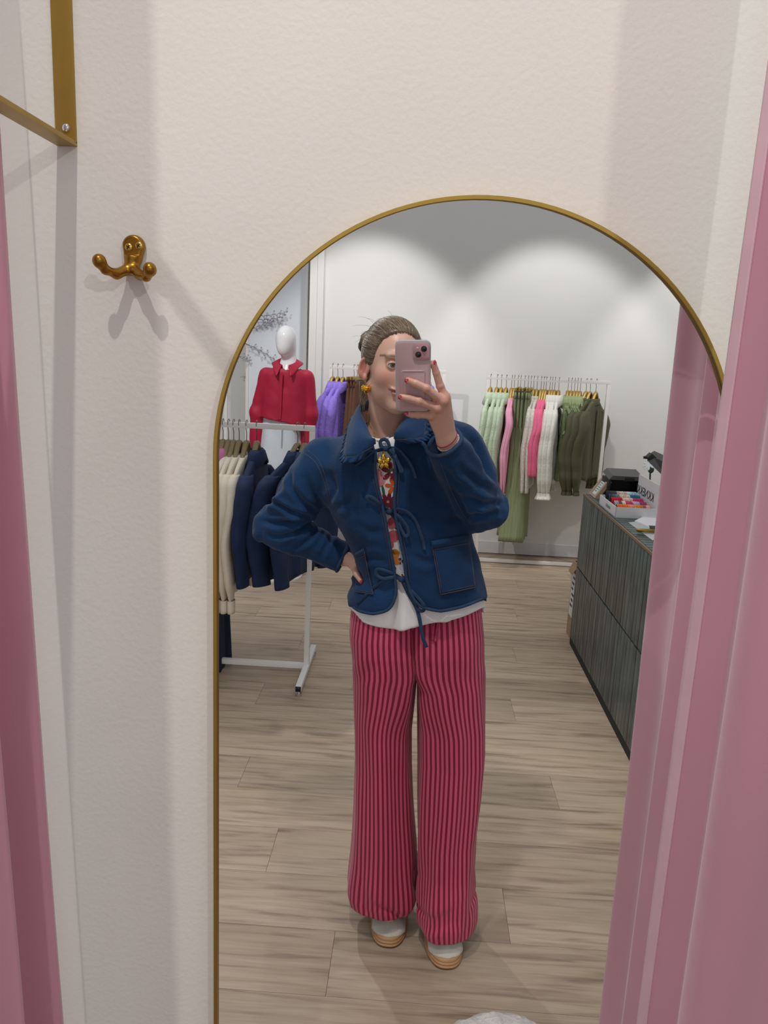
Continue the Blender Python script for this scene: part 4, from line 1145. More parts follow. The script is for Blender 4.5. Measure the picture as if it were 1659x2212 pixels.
# ------------------------------------------------------------------ phone frame of reference
pr_ = RW[:, 0] * np.array([1, -1, 1]); pu_ = RW[:, 1] * np.array([1, -1, 1]); pn_ = -RW[:, 2] * np.array([1, -1, 1])
PC = A(892.5, 812.5, 1.71)
def onP(px, py, off=0.0):                              # on the phone's plane, OFF towards the glass
    d = _ray(px, py); q = PC + pn_ * off - EYE
    return EYE + d * (q.dot(pn_) / d.dot(pn_))

# ------------------------------------------------------------------ head
TH = math.radians(21)
hX = np.array([math.cos(TH), math.sin(TH), 0.0]); hF = np.array([math.sin(TH), -math.cos(TH), 0.0])
tilt = math.radians(-3)
hZ = np.array([0, 0, 1.0]); hX, hZ = hX * math.cos(tilt) + hZ * math.sin(tilt), hZ * math.cos(tilt) - hX * math.sin(tilt)
HR = np.array([hX, hF, hZ])
HC = A(849, 790, 1.925)
HS = 0.93                                                # narrow head
def HL(x, y, z): return HC + hX * (x * HS) + hF * y + hZ * z
neck_b = A(832, 956, 1.975)
def loc(P):
    x, y, z = P[0] - HC[0], P[1] - HC[1], P[2] - HC[2]
    a, b, c = (HR[i, 0] * x + HR[i, 1] * y + HR[i, 2] * z for i in range(3))
    return a / HS, b, c
EX, EY, EZ = 0.0305, 0.0700, 0.001
def head_f(P):
    p = loc(P); x, y, z = p; ax = np.abs(x); m = (ax, y, z)
    d = ell(p, (0, -0.016, 0.030), (0.071, 0.091, 0.080))
    d = smin(d, ell(p, (0, 0.026, -0.028), (0.059, 0.060, 0.082)), 0.020)
    d = smin(d, ell(m, (0.031, 0.014, -0.060), (0.020, 0.036, 0.028)), 0.020)          # jaw
    d = smin(d, ell(p, (0, 0.062, -0.096), (0.022, 0.022, 0.018)), 0.024)              # chin
    d = smin(d, ell(m, (0.040, 0.050, -0.026), (0.020, 0.024, 0.022)), 0.018)          # cheek
    d = smin(d, ell(m, (0.026, 0.073, 0.020), (0.026, 0.010, 0.008)), 0.014)           # brow
    d = smax(d, -ell(m, (EX + 0.001, 0.094, -0.001), (0.018, 0.016, 0.011)), 0.010)    # orbit
    d = smin(d, cap(p, (0, 0.078, 0.012), (0, 0.102, -0.030), 0.0075, 0.0095), 0.010)  # nose
    d = smin(d, ell(m, (0.011, 0.094, -0.034), (0.0075, 0.010, 0.0065)), 0.005)
    d = smax(d, -ell(m, (0.0065, 0.099, -0.0405), (0.0032, 0.005, 0.003)), 0.002)
    zl = z - 7.0 * x * x                                                                # smile
    ml = (x, y + 4.5 * x * x, zl)
    d = smin(d, ell(ml, (0, 0.0850, -0.0585), (0.031, 0.0068, 0.0040)), 0.006)
    d = smin(d, ell(ml, (0, 0.0842, -0.0680), (0.026, 0.0082, 0.0050)), 0.006)
    d = smax(d, -ell(ml, (0, 0.0970, -0.0628), (0.034, 0.0115, 0.0010)), 0.003)
    # eyelids
    lid = ell(m, (EX, EY, EZ), (0.0142, 0.0142, 0.0128))
    lid = np.maximum(lid, -(ell(m, (EX, EY + 0.0135, EZ - 0.0008 + 0.0), (0.0122, 0.013, 0.0046))))
    d = smin(d, lid, 0.003)
    d = np.maximum(d, -ell(m, (EX, EY + 0.0135, EZ - 0.0008), (0.0122, 0.010, 0.0046)))
    # ears
    Rr = Matrix.Rotation(math.radians(14), 3, 'X') @ Matrix.Rotation(math.radians(-36), 3, 'Z')
    e = ell(m, (0.0745, -0.015, -0.011), (0.0080, 0.0180, 0.0285), Rr)
    e = smax(e, -ell(m, (0.0818, -0.0085, -0.0075), (0.0098, 0.0112, 0.0190), Rr), 0.002)
    e = smin(e, ell(m, (0.0735, -0.006, -0.035), (0.006, 0.008, 0.009)), 0.004)
    d = smin(d, e, 0.004)
    # neck
    nt_ = HL(0, -0.030, -0.045)
    nk_ = cap(P, nt_, neck_b, 0.043, 0.050)
    nk_ = smin(nk_, cap(P, HL(-0.052, -0.02, -0.055), A(835, 962, 1.925), 0.010, 0.010), 0.022)
    nk_ = smin(nk_, cap(P, HL(0.052, -0.02, -0.055), A(842, 962, 1.925), 0.010, 0.010), 0.022)
    d = smin(d, nk_, 0.018)
    d = smin(d, ell(P, A(835, 1000, 1.985), (0.16, 0.075, 0.075)), 0.04)
    return d
lo = HC + np.array([-0.125, -0.135, -0.225]); hi = HC + np.array([0.125, 0.135, 0.135])
V1, Q1 = surfnet(head_f, lo, hi, 0.0017); V1 = smoothmesh(V1, Q1, 1, 0.4)
def head_tone(V):
    x, y, z = loc(V.T); ax = np.abs(x); c = np.tile(np.array(srgb(221, 176, 156)[:3]), (len(V), 1))
    def mixc(w, col):
        w = np.clip(w, 0, 1)[:, None]; c[:] = c * (1 - w) + np.array(srgb(*col)[:3]) * w
    mixc(0.55 * np.exp(-(((ax - 0.046) / 0.018) ** 2 + ((z + 0.026) / 0.017) ** 2)) * (y > 0.02), (214, 138, 128))
    mixc(0.45 * np.exp(-(((ax - 0.080) / 0.009) ** 2)) * (y < 0.02) * (ax > 0.068), (198, 104, 88))
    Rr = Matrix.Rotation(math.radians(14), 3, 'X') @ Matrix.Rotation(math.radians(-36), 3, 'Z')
    mixc(0.6 * np.clip(1 - ell((ax, y, z), (0.0818, -0.0085, -0.0075), (0.0098, 0.0112, 0.0190), Rr) / 0.0015, 0, 1), (172, 88, 76))  # redder skin plus shade painted into the ear bowl
    zl = z - 7.0 * x * x
    lip = (np.abs(x) < 0.0285) & (y > 0.06)
    mixc(0.85 * (np.abs(zl + 0.0628) < 0.0012) * (np.abs(x) < 0.033) * (y > 0.05), (120, 62, 62))
    mixc(0.75 * lip * np.clip(1.4 - (np.abs(zl + 0.063) / (0.0092 * np.sqrt(np.clip(1 - (x / 0.0285) ** 2, 0.02, 1)))) ** 4, 0, 1), (188, 104, 100))
    zb = 0.0205 + 0.0022 * (1 - ((ax - 0.034) / 0.022) ** 2)
    mixc(0.85 * np.exp(-((z - zb) / (0.0026 + 0.05 * np.clip(0.055 - ax, 0, 0.04))) ** 2) * (ax > 0.012) * (ax < 0.055) * (y > 0.04), (92, 68, 54))
    mixc(0.30 * np.exp(-(((ax - EX) / 0.015) ** 2 + ((z - 0.008) / 0.005) ** 2)) * (y > 0.06), (176, 122, 104))
    return c

# ------------------------------------------------------------------ hand that holds the phone
K = {'i': onP(961, 858, -0.004), 'm': onP(958, 867, 0.004), 'r': onP(945, 882, 0.006), 'p': onP(931, 897, 0.002)}
fing = {'i': [K['i'], onP(951, 834, -0.004), onP(942.5, 806, -0.002), onP(936, 785, 0.0)],
        'm': [K['m'], onP(921, 839, 0.0165), onP(898, 828.5, 0.0155), onP(881, 822, 0.0135)],
        'r': [K['r'], onP(906, 867, 0.0165), onP(883, 861, 0.0155), onP(867, 857.5, 0.0135)],
        'p': [K['p'], onP(903, 896, 0.003), onP(890, 896, 0.001), onP(880, 893.5, 0.000)]}
frad = {'i': (.0094, .0088, .0080, .0072), 'm': (.0096, .0090, .0082, .0074), 'r': (.0092, .0087, .0080, .0072), 'p': (.0084, .0078, .0071, .0064)}
wr1, wr2 = A(960, 952, 1.764), A(970, 945, 1.770)
thumb = [A(950, 915, 1.765), onP(938, 872, -0.030), onP(925, 846, -0.026), onP(915, 828, -0.0185)]
elR = A(1050, 1098, 1.925)
def handR(P):
    d = None
    for k in 'imrp':
        q = fing[k]; r = frad[k]
        f = smin(smin(cap(P, q[0], q[1], r[0], r[1]), cap(P, q[1], q[2], r[1], r[2]), 0.002), cap(P, q[2], q[3], r[2], r[3]), 0.002)
        f = smin(f, ell(P, q[1] + pn_ * 0.001, (r[1] * 1.05,) * 3), 0.002)
        d = f if d is None else smin(d, f, 0.003)
    pal = None
    for k, w_ in (('i', wr2), ('m', wr2), ('r', wr1), ('p', wr1)):
        c = cap(P, K[k] - pn_ * 0.004, w_ - pn_ * 0.0, 0.0118 if k != 'p' else 0.011, 0.0130)
        pal = c if pal is None else smin(pal, c, 0.014)
    pal = smin(pal, cap(P, A(953, 912, 1.752), A(962, 940, 1.770), 0.016, 0.014), 0.012)
    for k in 'imrp':
        pal = smin(pal, ell(P, K[k] + pn_ * 0.0045, (0.0085,) * 3), 0.006)
    t = smin(cap(P, thumb[0], thumb[1], 0.014, 0.0105), smin(cap(P, thumb[1], thumb[2], 0.0105, 0.0095), cap(P, thumb[2], thumb[3], 0.0095, 0.0080), 0.003), 0.004)
    pal = smin(pal, t, 0.012)
    d = smin(d, pal, 0.006)
    fa = smin(cap(P, wr1, elR + np.array([-0.012, 0, 0]), 0.0155, 0.034), cap(P, wr2, elR + np.array([0.012, 0, 0]), 0.0150, 0.034), 0.018)
    return smin(d, fa, 0.012)
lo = np.minimum.reduce([fing['m'][3], fing['r'][3], fing['p'][3], wr1]) - 0.03; hi = np.maximum.reduce([fing['i'][3], wr2, thumb[1]]) + 0.03
hi[1] = max(hi[1], 1.86); lo[2] -= 0.06; hi[0] += 0.03
V2, Q2 = surfnet(handR, lo, hi, 0.0014); V2 = smoothmesh(V2, Q2, 1, 0.4)

# ------------------------------------------------------------------ hand on the hip
hw_ = A(742, 1203, 1.975)
hf_ = [(A(763, 1220, 1.94), A(770, 1240, 1.912), A(779, 1254, 1.895)), (A(771, 1212, 1.935), A(795, 1232, 1.905), A(802, 1246, 1.900)),
       (A(770, 1207, 1.94), A(800, 1220, 1.91), A(812, 1230, 1.905)), (A(768, 1202, 1.945), A(796, 1208, 1.915), A(808, 1212, 1.91))]
elL = A(600, 1136, 2.0)
def handL(P):
    d = None
    for a, b, c in hf_:
        f = smin(cap(P, a, b, .0090, .0082), cap(P, b, c, .0082, .0066), 0.003); d = f if d is None else smin(d, f, 0.003)
        d = smin(d, cap(P, hw_, a, 0.017, 0.012), 0.010)
    d = smin(d, smin(cap(P, hw_, A(768, 1190, 1.965), 0.014, 0.010), cap(P, A(768, 1190, 1.965), A(785, 1195, 1.99), 0.010, 0.008), 0.004), 0.008)   # thumb, to the back
    return smin(d, cap(P, hw_, elL, 0.021, 0.034), 0.014)
V3, Q3 = surfnet(handL, A(735, 1260, 1.87) - np.array([.06, .02, .02]), A(815, 1180, 2.0) + np.array([.01, .03, .04]), 0.0017); V3 = smoothmesh(V3, Q3, 1, 0.4)

# ------------------------------------------------------------------ hidden body (torso, arms, legs) under the clothes
shL, shR = A(700, 1000, 1.98), A(995, 968, 1.98)
hipc = A(898, 1370, 1.97)
toeL, toeR = atZ(836, 2049, 0.0), atZ(966, 2096, 0.0)
def body_f(P):
    d = cap(P, A(838, 1010, 1.98), A(872, 1180, 1.98), 0.085, 0.08)
    d = smin(d, cap(P, shL, shR, 0.050, 0.050), 0.05)
    d = smin(d, ell(P, hipc, (0.135, 0.085, 0.11)), 0.06)
    d = smin(d, cap(P, A(830, 985, 1.98), neck_b, 0.045, 0.045), 0.03)
    for a, b in ((shL, elL), (shR, elR)): d = smin(d, cap(P, a, b, 0.042, 0.034), 0.03)
    for s, t in ((-1, toeL), (1, toeR)):
        kn = np.array([hipc[0] + 0.088 * s, 1.96, 0.47]); an = np.array([t[0], t[1] + 0.17, 0.10])
        d = smin(d, smin(cap(P, hipc + np.array([0.07 * s, 0, -0.02]), kn, 0.064, 0.040), cap(P, kn, an, 0.040, 0.030), 0.02), 0.03)
        d = smin(d, cap(P, an, np.array([t[0], t[1] + 0.06, 0.055]), 0.03, 0.022), 0.02)
    return d
V4, Q4 = surfnet(body_f, (-0.40, 1.80, 0.02), (0.32, 2.14, 1.46), 0.011)
V4 = smoothmesh(V4, Q4, 1)
sk = np.array(srgb(221, 176, 156)[:3])
def hand_tone(V, pts):
    c = np.tile(sk, (len(V), 1)); red = np.array(srgb(208, 132, 116)[:3])
    for p, r in pts:
        w_ = 0.55 * np.exp(-((V - p) ** 2).sum(1) / r ** 2)[:, None]; c = c * (1 - w_) + red * w_
    return c
hpts = [(fing[k][3], 0.016) for k in 'imrp'] + [(fing[k][1], 0.010) for k in 'imrp'] + [(K[k], 0.014) for k in 'imrp']
VV = np.concatenate([V1, V2, V3, V4]); n1, n2, n3 = len(V1), len(V1) + len(V2), len(V1) + len(V2) + len(V3)
QQ = np.concatenate([Q1, Q2 + n1, Q3 + n2, Q4 + n3])
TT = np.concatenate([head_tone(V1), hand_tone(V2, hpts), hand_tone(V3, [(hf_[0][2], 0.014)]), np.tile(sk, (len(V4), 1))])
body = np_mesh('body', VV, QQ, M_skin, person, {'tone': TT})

# eyes
M_eye = mat('eye', (1, 1, 1, 1), 0.12, attr='tone', coat=0.6)
for s in (-1, 1):
    c = HL(s * EX, EY, EZ); nr, nc = 40, 36; P = np.zeros((nr, nc, 3)); col = np.zeros((nr, nc, 3)); g = np.array([0.06 * 0, 1.0, 0.02])
    for i in range(nr):
        a = PI * i / (nr - 1) * 0.5
        for j in range(nc):
            b_ = 2 * PI * j / nc
            P[i, j] = HL(s * EX + 0.0122 * math.sin(a) * math.cos(b_), EY + 0.0122 * math.cos(a) + (0.0006 * max(0, 1 - (a / 0.45) ** 2)), EZ + 0.0122 * math.sin(a) * math.sin(b_))
            rr_ = 0.0122 * math.sin(a)
            col[i, j] = srgb(10, 9, 9)[:3] if rr_ < 0.0022 else srgb(40, 44, 44)[:3] if 0.0054 < rr_ < 0.0062 else srgb(118, 116, 100)[:3] if rr_ < 0.0054 else srgb(226, 216, 212)[:3]
    grid_mesh('eyeball', P, M_eye, body, closed_u=True, attr={'tone': col})
    up = []; 
    for k in range(13):
        t = -1 + 2 * k / 12; xx = EX + 0.0122 * t; zz = EZ - 0.0008 + 0.0046 * math.sqrt(max(0, 1 - t * t)); yy = EY + math.sqrt(max(0, 0.0143 ** 2 - (xx - EX) ** 2 - (zz - EZ) ** 2))
        up.append(HL(s * xx, yy + 0.0004, zz))
    m = MB(); m.tube(up, [0.0004 + 0.0006 * math.sin(PI * k / 12) for k in range(13)], 6)
    for k in range(1, 12):
        q = up[k]; t = -1 + 2 * k / 12
        m.tube([q, q + hF * 0.005 + hZ * 0.0015 + hX * s * t * 0.002, q + hF * 0.0055 + hZ * 0.004 + hX * s * t * 0.003], [0.0004, 0.0003, 0.0001], 4)
    m.build('eyelash', mat('lash', srgb(38, 28, 24), 0.6), body)

# ------------------------------------------------------------------ hair
def hairline(z):
    return np.interp(z, [-0.085, -0.070, -0.030, -0.012, 0.000, 0.030, 0.060, 0.080, 0.096], [-0.075, -0.050, -0.032, -0.022, 0.020, 0.030, 0.043, 0.060, 0.073])
def hair_f(P):
    p = loc(P); x, y, z = p
    d = ell(p, (0, -0.020, 0.032), (0.0770, 0.0950, 0.0860))
    d = smin(d, ell(p, (0, -0.060, -0.030), (0.052, 0.045, 0.050)), 0.03)
    d = smax(d, (y - hairline(z)) * 0.8, 0.010)
    bun = ell(p, (-0.022, -0.108, 0.052), (0.036, 0.030, 0.031))
    return smin(d, bun, 0.012)
V, Q = surfnet(hair_f, HC + np.array([-0.15, -0.12, -0.12]), HC + np.array([0.13, 0.19, 0.14]), 0.003)
V = smoothmesh(V, Q, 2); base_h = np.array(srgb(104, 84, 64)[:3])
hair = np_mesh('hair', V, Q, M_hair, person, {'tone': np.tile(base_h, (len(V), 1))})
def hsurf(p):                                           # push a local point out to the hair ellipsoid
    q = (np.array(p) - np.array([0, -0.020, 0.032])) / np.array([0.0770, 0.0950, 0.0860]); q /= np.linalg.norm(q)
    return q
sv, sf, sc = [], [], []
tones = [srgb(*c)[:3] for c in ((82, 66, 52), (106, 88, 70), (132, 112, 90), (94, 78, 60), (150, 130, 106), (118, 98, 78))]
bunq = hsurf((-0.022, -0.108, 0.052))
for k in range(1700):
    zz = rng.uniform(-0.03, 0.118); side = rng.choice([-1, 1])
    yy = float(hairline(np.array(zz))) if zz < 0.080 else rng.uniform(0.03, 0.075)
    xx = side * 0.077 * math.sqrt(max(0.0, 1 - ((yy + 0.02) / 0.095) ** 2 - ((zz - 0.032) / 0.086) ** 2)) if zz < 0.080 else rng.uniform(-0.05, 0.05)
    top_ = zz >= 0.080
    if zz >= 0.080: zz = 0.032 + 0.086 * math.sqrt(max(0, 1 - (xx / 0.077) ** 2 - ((yy + 0.02) / 0.095) ** 2))
    for _ in range(6 if top_ else 0):
        yy = min(yy, float(hairline(np.array(zz))) - 0.005)
        zz = 0.032 + 0.086 * math.sqrt(max(0, 1 - (xx / 0.077) ** 2 - ((yy + 0.02) / 0.095) ** 2))
    a0 = hsurf((xx, yy + 0.002 + rng.normal(0, .002), zz)); b0 = bunq + rng.normal(0, 0.10, 3); b0 /= np.linalg.norm(b0)
    om = math.acos(np.clip(a0.dot(b0), -1, 1)); pts = []
    lift = rng.uniform(0.0002, 0.0022); sag = rng.uniform(-0.05, 0.05)
    for t in np.linspace(0, 1, 12):
        q = (math.sin((1 - t) * om) * a0 + math.sin(t * om) * b0) / max(1e-6, math.sin(om))
        q = q + np.array([0, 0, sag * math.sin(PI * t)]); q /= np.linalg.norm(q)
        pts.append(HL(*(np.array([0, -0.020, 0.032]) + q * (np.array([0.0770, 0.0950, 0.0860]) + lift * math.sin(PI * min(1, t * 1.5 + 0.05)) - 0.0024 * (t == 0)))))
    mb = MB().tube(pts, [0.0004] + [rng.uniform(0.0005, 0.0010)] * 10 + [0.0006], 5)
    o_ = len(sv); sv += mb.v; sf += [tuple(i + o_ for i in f) for f in mb.f]; sc += [tones[rng.integers(0, 6)]] * len(mb.v)
for k in range(220):                                    # twisted bun
    a = rng.uniform(0, 2 * PI); c0 = np.array([-0.022, -0.108, 0.052]); tl = rng.uniform(-0.5, 0.5); r_ = rng.uniform(0.75, 1.02); pts = []
    for t in np.linspace(0, 2.4, 12):
        v = np.array([math.cos(a + t) * 0.036, -0.030 * math.sin(tl + 0.6 * math.sin(a * 2 + t)), math.sin(a + t) * 0.031]) * r_
        pts.append(HL(*(c0 + v + np.array([0, -0.012 * math.cos(tl), 0]))))
    mb = MB().tube(pts, 0.0011, 5); o_ = len(sv); sv += mb.v; sf += [tuple(i + o_ for i in f) for f in mb.f]; sc += [tones[rng.integers(0, 6)]] * len(mb.v)
for k in range(34):                                     # flyaways
    a = rng.uniform(0, 2 * PI); q = np.array([math.cos(a), rng.uniform(-1.2, 0.3), abs(rng.normal(0.3, 0.7))]); q /= np.linalg.norm(q)
    p0 = np.array([0, -0.020, 0.032]) + q * np.array([0.077, 0.095, 0.086]); d_ = q + rng.normal(0, 0.6, 3); L_ = rng.uniform(0.012, 0.038)
    pts = [HL(*(p0 + d_ * L_ * t + np.array([0, -0.024, -0.016]) * t * t * L_ / 0.02)) for t in np.linspace(0, 1, 7)]
    mb = MB().tube(pts, [0.00025] * 6 + [0.0001], 4); o_ = len(sv); sv += mb.v; sf += [tuple(i + o_ for i in f) for f in mb.f]; sc += [tones[2]] * len(mb.v)
for k in range(34):                                     # loose wisps at the nape
    p0 = np.array([-0.055 + rng.normal(0, .006), -0.045 + rng.normal(0, .008), -0.055 + rng.normal(0, .01)])
    pts = [HL(*(p0 + np.array([-0.004 * t + rng.normal(0, .003), -0.004, -0.055 * t]))) for t in (0, 0.35, 0.7, 1)]
    mb = MB().tube(pts, [0.0008, 0.0007, 0.0005, 0.0003], 4); o_ = len(sv); sv += mb.v; sf += [tuple(i + o_ for i in f) for f in mb.f]; sc += [tones[4]] * len(mb.v)
me = bpy.data.meshes.new('hair_strands'); o0 = np.array(org(person)); me.from_pydata((np.array(sv) - o0).tolist(), [], sf); me.shade_smooth()
at_ = me.attributes.new('tone', 'FLOAT_COLOR', 'POINT'); d4 = np.ones((len(sv), 4)); d4[:, :3] = sc; at_.data.foreach_set('color', d4.ravel())
hs = from_mesh('hair_strands', me, M_hair, hair); hs['kind'] = 'stuff'
# ------------------------------------------------------------------ outlines of the clothes (seen straight on)
TL = np.array([(930, 752), (1000, 700), (1084, 712), (1120, 726), (1140, 739), (1171, 757), (1200, 770), (1225, 781), (1240, 782), (1258, 766), (1282, 755), (1311, 758), (1365, 764)], float)
TRr = np.array([(890, 962), (960, 1012), (1050, 1012), (1100, 1009), (1150, 1014), (1210, 1032), (1290, 1048), (1365, 1052)], float)
zl = np.array([A(x, y)[2] for y, x in TL]); xl_ = np.array([A(x, y)[0] for y, x in TL])
zr = np.array([A(x, y)[2] for y, x in TRr]); xr_ = np.array([A(x, y)[0] for y, x in TRr])
def sides(z, infl=0.0):
    l = np.interp(z, zl[::-1], xl_[::-1]) - infl; r = np.interp(z, zr[::-1], xr_[::-1]) + infl
    return l, r
shp = np.array([(600, 1010), (640, 988), (690, 957), (740, 930), (770, 912), (800, 905), (850, 893), (900, 885), (945, 880), (975, 893), (1008, 914), (1036, 950), (1070, 1010)], float)
shx = np.array([A(x, y)[0] for x, y in shp]); shz = np.array([A(x, y)[2] for x, y in shp])
YT = 1.968
def torso(P, hd, infl):
    x, y, z = P; l, r = sides(z, infl); xc = (l + r) / 2; hw = (r - l) / 2
    n = 2.5
    d0 = hd + 0.0 * z
    r_ = (np.abs((x - xc) / hw) ** n + np.abs((y - YT) / d0) ** n) ** (1 / n)
    d = (r_ - 1) * np.minimum(hw, d0) * 0.95
    return smax(d, (z - np.interp(x, shx, shz) - infl * 0.5) * 0.85 + 0.35 * np.maximum(np.abs(y - YT) - 0.03, 0), 0.035)
OL = np.array([(860, 766), (886, 775), (912, 786), (943, 800), (961, 807), (975, 812), (1028, 811), (1098, 827), (1175, 841), (1231, 851), (1270, 855), (1283, 855), (1300, 850), (1312, 843), (1320, 832), (1326, 812), (1360, 700)], float)
OR = np.array([(860, 904), (890, 886), (912, 870), (932, 857), (947, 853), (965, 851), (1035, 855), (1091, 852), (1157, 863), (1210, 874), (1245, 877), (1278, 886), (1295, 895), (1306, 906), (1314, 920), (1319, 944), (1330, 990), (1360, 1060)], float)
HEM = np.array([(700, 1300), (764, 1313), (778, 1321), (799, 1326), (837, 1322), (900, 1322), (925, 1318), (960, 1319), (1000, 1310), (1047, 1292), (1080, 1283)], float)
cuffR, cuffRd = A(959, 956, 1.785), None
foreR0 = A(1034, 1098, 1.905)
cuffRd = (cuffR - foreR0) / np.linalg.norm(cuffR - foreR0)
elbL2, cuffL = A(601, 1137, 2.0), A(741, 1206, 1.985)
cuffLd = (cuffL - elbL2) / np.linalg.norm(cuffL - elbL2)
SHL, SHR = A(704, 1003, 1.975), A(988, 972, 1.975)
def jacket_outer(P):
    d = torso(P, 0.137, 0.004)
    midL = A(640, 1062, 1.985)
    sl = smin(cap(P, SHL, elbL2 + np.array([-0.004, 0, 0]), 0.072, 0.056), cap(P, elbL2, cuffL + cuffLd * 0.05, 0.057, 0.036), 0.012)
    d = smin(d, sl, 0.028)
    elR2 = A(1046, 1096, 1.925)
    sr_ = smin(cap(P, SHR, elR2, 0.074, 0.058), cap(P, foreR0, cuffR + cuffRd * 0.05, 0.062, 0.041), 0.012)
    return smin(d, sr_, 0.022)
def jacket_f(P):
    d = jacket_outer(P)
    s = np.maximum(d, -(d + 0.0085))
    px, py = pf(P)
    gap = np.minimum(px - np.interp(py, OL[:, 0], OL[:, 1]), np.interp(py, OR[:, 0], OR[:, 1]) - px) * 0.0011
    gap = np.where(P[1] < YT - 0.02, gap, -0.1)
    s = np.maximum(s, gap)
    hem = (py - np.interp(px, HEM[:, 0], HEM[:, 1])) * 0.0011
    low = np.where((P[1] < YT + 0.02), hem, 1.005 - P[2])
    away = (P[0] > -0.21) & (P[0] < 0.24)
    s = np.maximum(s, np.where(away, low, -0.1))
    # cuffs
    for c, dv in ((cuffR, cuffRd), (cuffL, cuffLd)):
        t = (P[0] - c[0]) * dv[0] + (P[1] - c[1]) * dv[1] + (P[2] - c[2]) * dv[2]
        near = ((P[0] - c[0]) ** 2 + (P[1] - c[1]) ** 2 + (P[2] - c[2]) ** 2) < 0.085 ** 2
        body_in = torso(P, 0.137, 0.004) > 0.012
        s = np.where(near & body_in, np.maximum(s, t), s)
    # neck opening
    s = np.maximum(s, -ell(P, A(832, 905, 1.965), (0.070, 0.085, 0.075)))
    return s
V, Q = surfnet(jacket_f, (-0.43, 1.74, 0.985), (0.30, 2.13, 1.50), 0.0034)
V, Q = largest(V, Q)
V = smoothmesh(V, Q, 2, 0.45)
dj = jacket_outer(tuple(V.T)); nn = vnormals(V, Q); side_ = np.where(dj > -0.0042, 1.0, -1.0)[:, None]
def seg_t(V, a, b):
    d = b - a; return ((V - a) @ d) / d.dot(d)
def cloth_disp(V):
    w = 0.0045 * vnoise(V * np.array([11, 11, 8]) + 3.1, 11) + 0.0022 * vnoise(V * 27.0, 12)
    # broad quilting channels, curved
    q = np.sin((V[:, 2] * 52 + 3.0 * np.sin(V[:, 0] * 18 + 1)) ) * np.sin(V[:, 0] * 46 + 2 * np.sin(V[:, 2] * 15))
    w += 0.0012 * q * (np.abs(V[:, 0] - 0.02) < 0.19)
    # sleeve folds, gathered at the elbows
    for a, b, amp in ((SHL, elbL2, 1.0), (elbL2, cuffL, 0.85), (SHR, A(1046, 1096, 1.925), 0.6), (foreR0, cuffR, 0.6)):
        t = seg_t(V, a, b); dist = np.linalg.norm(V - (a + np.clip(t, 0, 1)[:, None] * (b - a)), axis=1)
        inside = np.clip((0.085 - dist) / 0.02, 0, 1) * ((V[:, 0] < -0.18) | (V[:, 0] > 0.16))
        L_ = np.linalg.norm(b - a); ax = (b - a) / L_; u0 = np.cross(ax, [0, 1.0, 0]); u0 /= np.linalg.norm(u0); v0 = np.cross(ax, u0)
        ang = np.arctan2((V - a) @ v0, (V - a) @ u0); sgn = 1 if a is SHL or a is foreR0 else -1
        C3 = np.stack([t * L_ * 15 + 0.9 * sgn * np.sin(ang), np.cos(ang) * 1.1 + 5, np.sin(ang) * 1.1 + 3 * sgn], 1)
        rd = (1 - np.abs(vnoise(C3, 23)) * 1.7) ; rd = np.clip(rd, 0, 1) ** 1.6
        el = np.exp(-((t - (1 if a is SHL or a is SHR else 0)) / 0.38) ** 2)
        w += amp * inside * ((0.0020 + 0.0130 * el) * (rd - 0.4) + 0.003 * vnoise(V * 19, 27))
    # creases worked in by hand: inner elbows, armpits, lower sleeves
    px, py = pf(tuple(V.T))
    def crease(pts, depth, width, far=2.02):
        d = np.full(len(V), 1e9); tt = np.zeros(len(V)); n = len(pts) - 1
        for k in range(n):
            a = np.array(pts[k], float); b = np.array(pts[k + 1], float); e = b - a
            t = np.clip(((px - a[0]) * e[0] + (py - a[1]) * e[1]) / e.dot(e), 0, 1)
            q = np.hypot(px - a[0] - t * e[0], py - a[1] - t * e[1]); m = q < d; d[m] = q[m]; tt[m] = (k + t[m]) / n
        env = np.sin(PI * np.clip(tt * 0.9 + 0.06, 0, 1)) ** 0.7 * (V[:, 1] < far)
        return depth * env * (-np.exp(-(d / width) ** 2) + 0.75 * np.exp(-((d - 1.9 * width) / (1.1 * width)) ** 2))
    for pts, dp, wd in (([(668, 1112), (632, 1106), (598, 1088), (572, 1082)], .0085, 5), ([(664, 1118), (628, 1128), (592, 1132), (566, 1126)], .0090, 5), ([(668, 1124), (640, 1150), (606, 1160), (580, 1158)], .0080, 5),
                        ([(676, 1100), (650, 1080), (630, 1050), (628, 1020)], .0060, 6), ([(700, 1098), (676, 1064), (662, 1030)], .0050, 6), ([(690, 1136), (668, 1166), (636, 1188)], .0060, 5), ([(720, 1150), (704, 1182), (690, 1208)], .0040, 5),
                        ([(610, 1050), (590, 1072), (566, 1104)], .0050, 6), ([(712, 1090), (722, 1060), (716, 1024)], .0045, 6), ([(716, 1100), (745, 1092), (768, 1072)], .0035, 7),
                        ([(978, 1048), (1000, 1092), (1016, 1136)], .0060, 6), ([(992, 1010), (1032, 1046), (1072, 1066)], .0050, 7), ([(1000, 1070), (1040, 1086), (1086, 1088)], .0060, 6), ([(1010, 1112), (1046, 1112), (1080, 1108)], .0055, 6),
                        ([(1010, 935), (1040, 985), (1062, 1035)], .0050, 7), ([(990, 930), (1020, 960), (1050, 1020)], .0040, 6), ([(1004, 1120), (970, 1124), (935, 1112)], .0035, 8), ([(962, 1010), (982, 1040), (1000, 1050)], .0040, 6),
                        ([(770, 1020), (790, 1050), (800, 1086)], .0025, 8), ([(900, 1040), (930, 1060), (950, 1100)], .0025, 9), ([(770, 1130), (800, 1150), (826, 1150)], .0028, 8), ([(780, 1215), (808, 1205), (832, 1215)], .0030, 7), ([(890, 1200), (920, 1215), (940, 1210)], .0028, 8)):
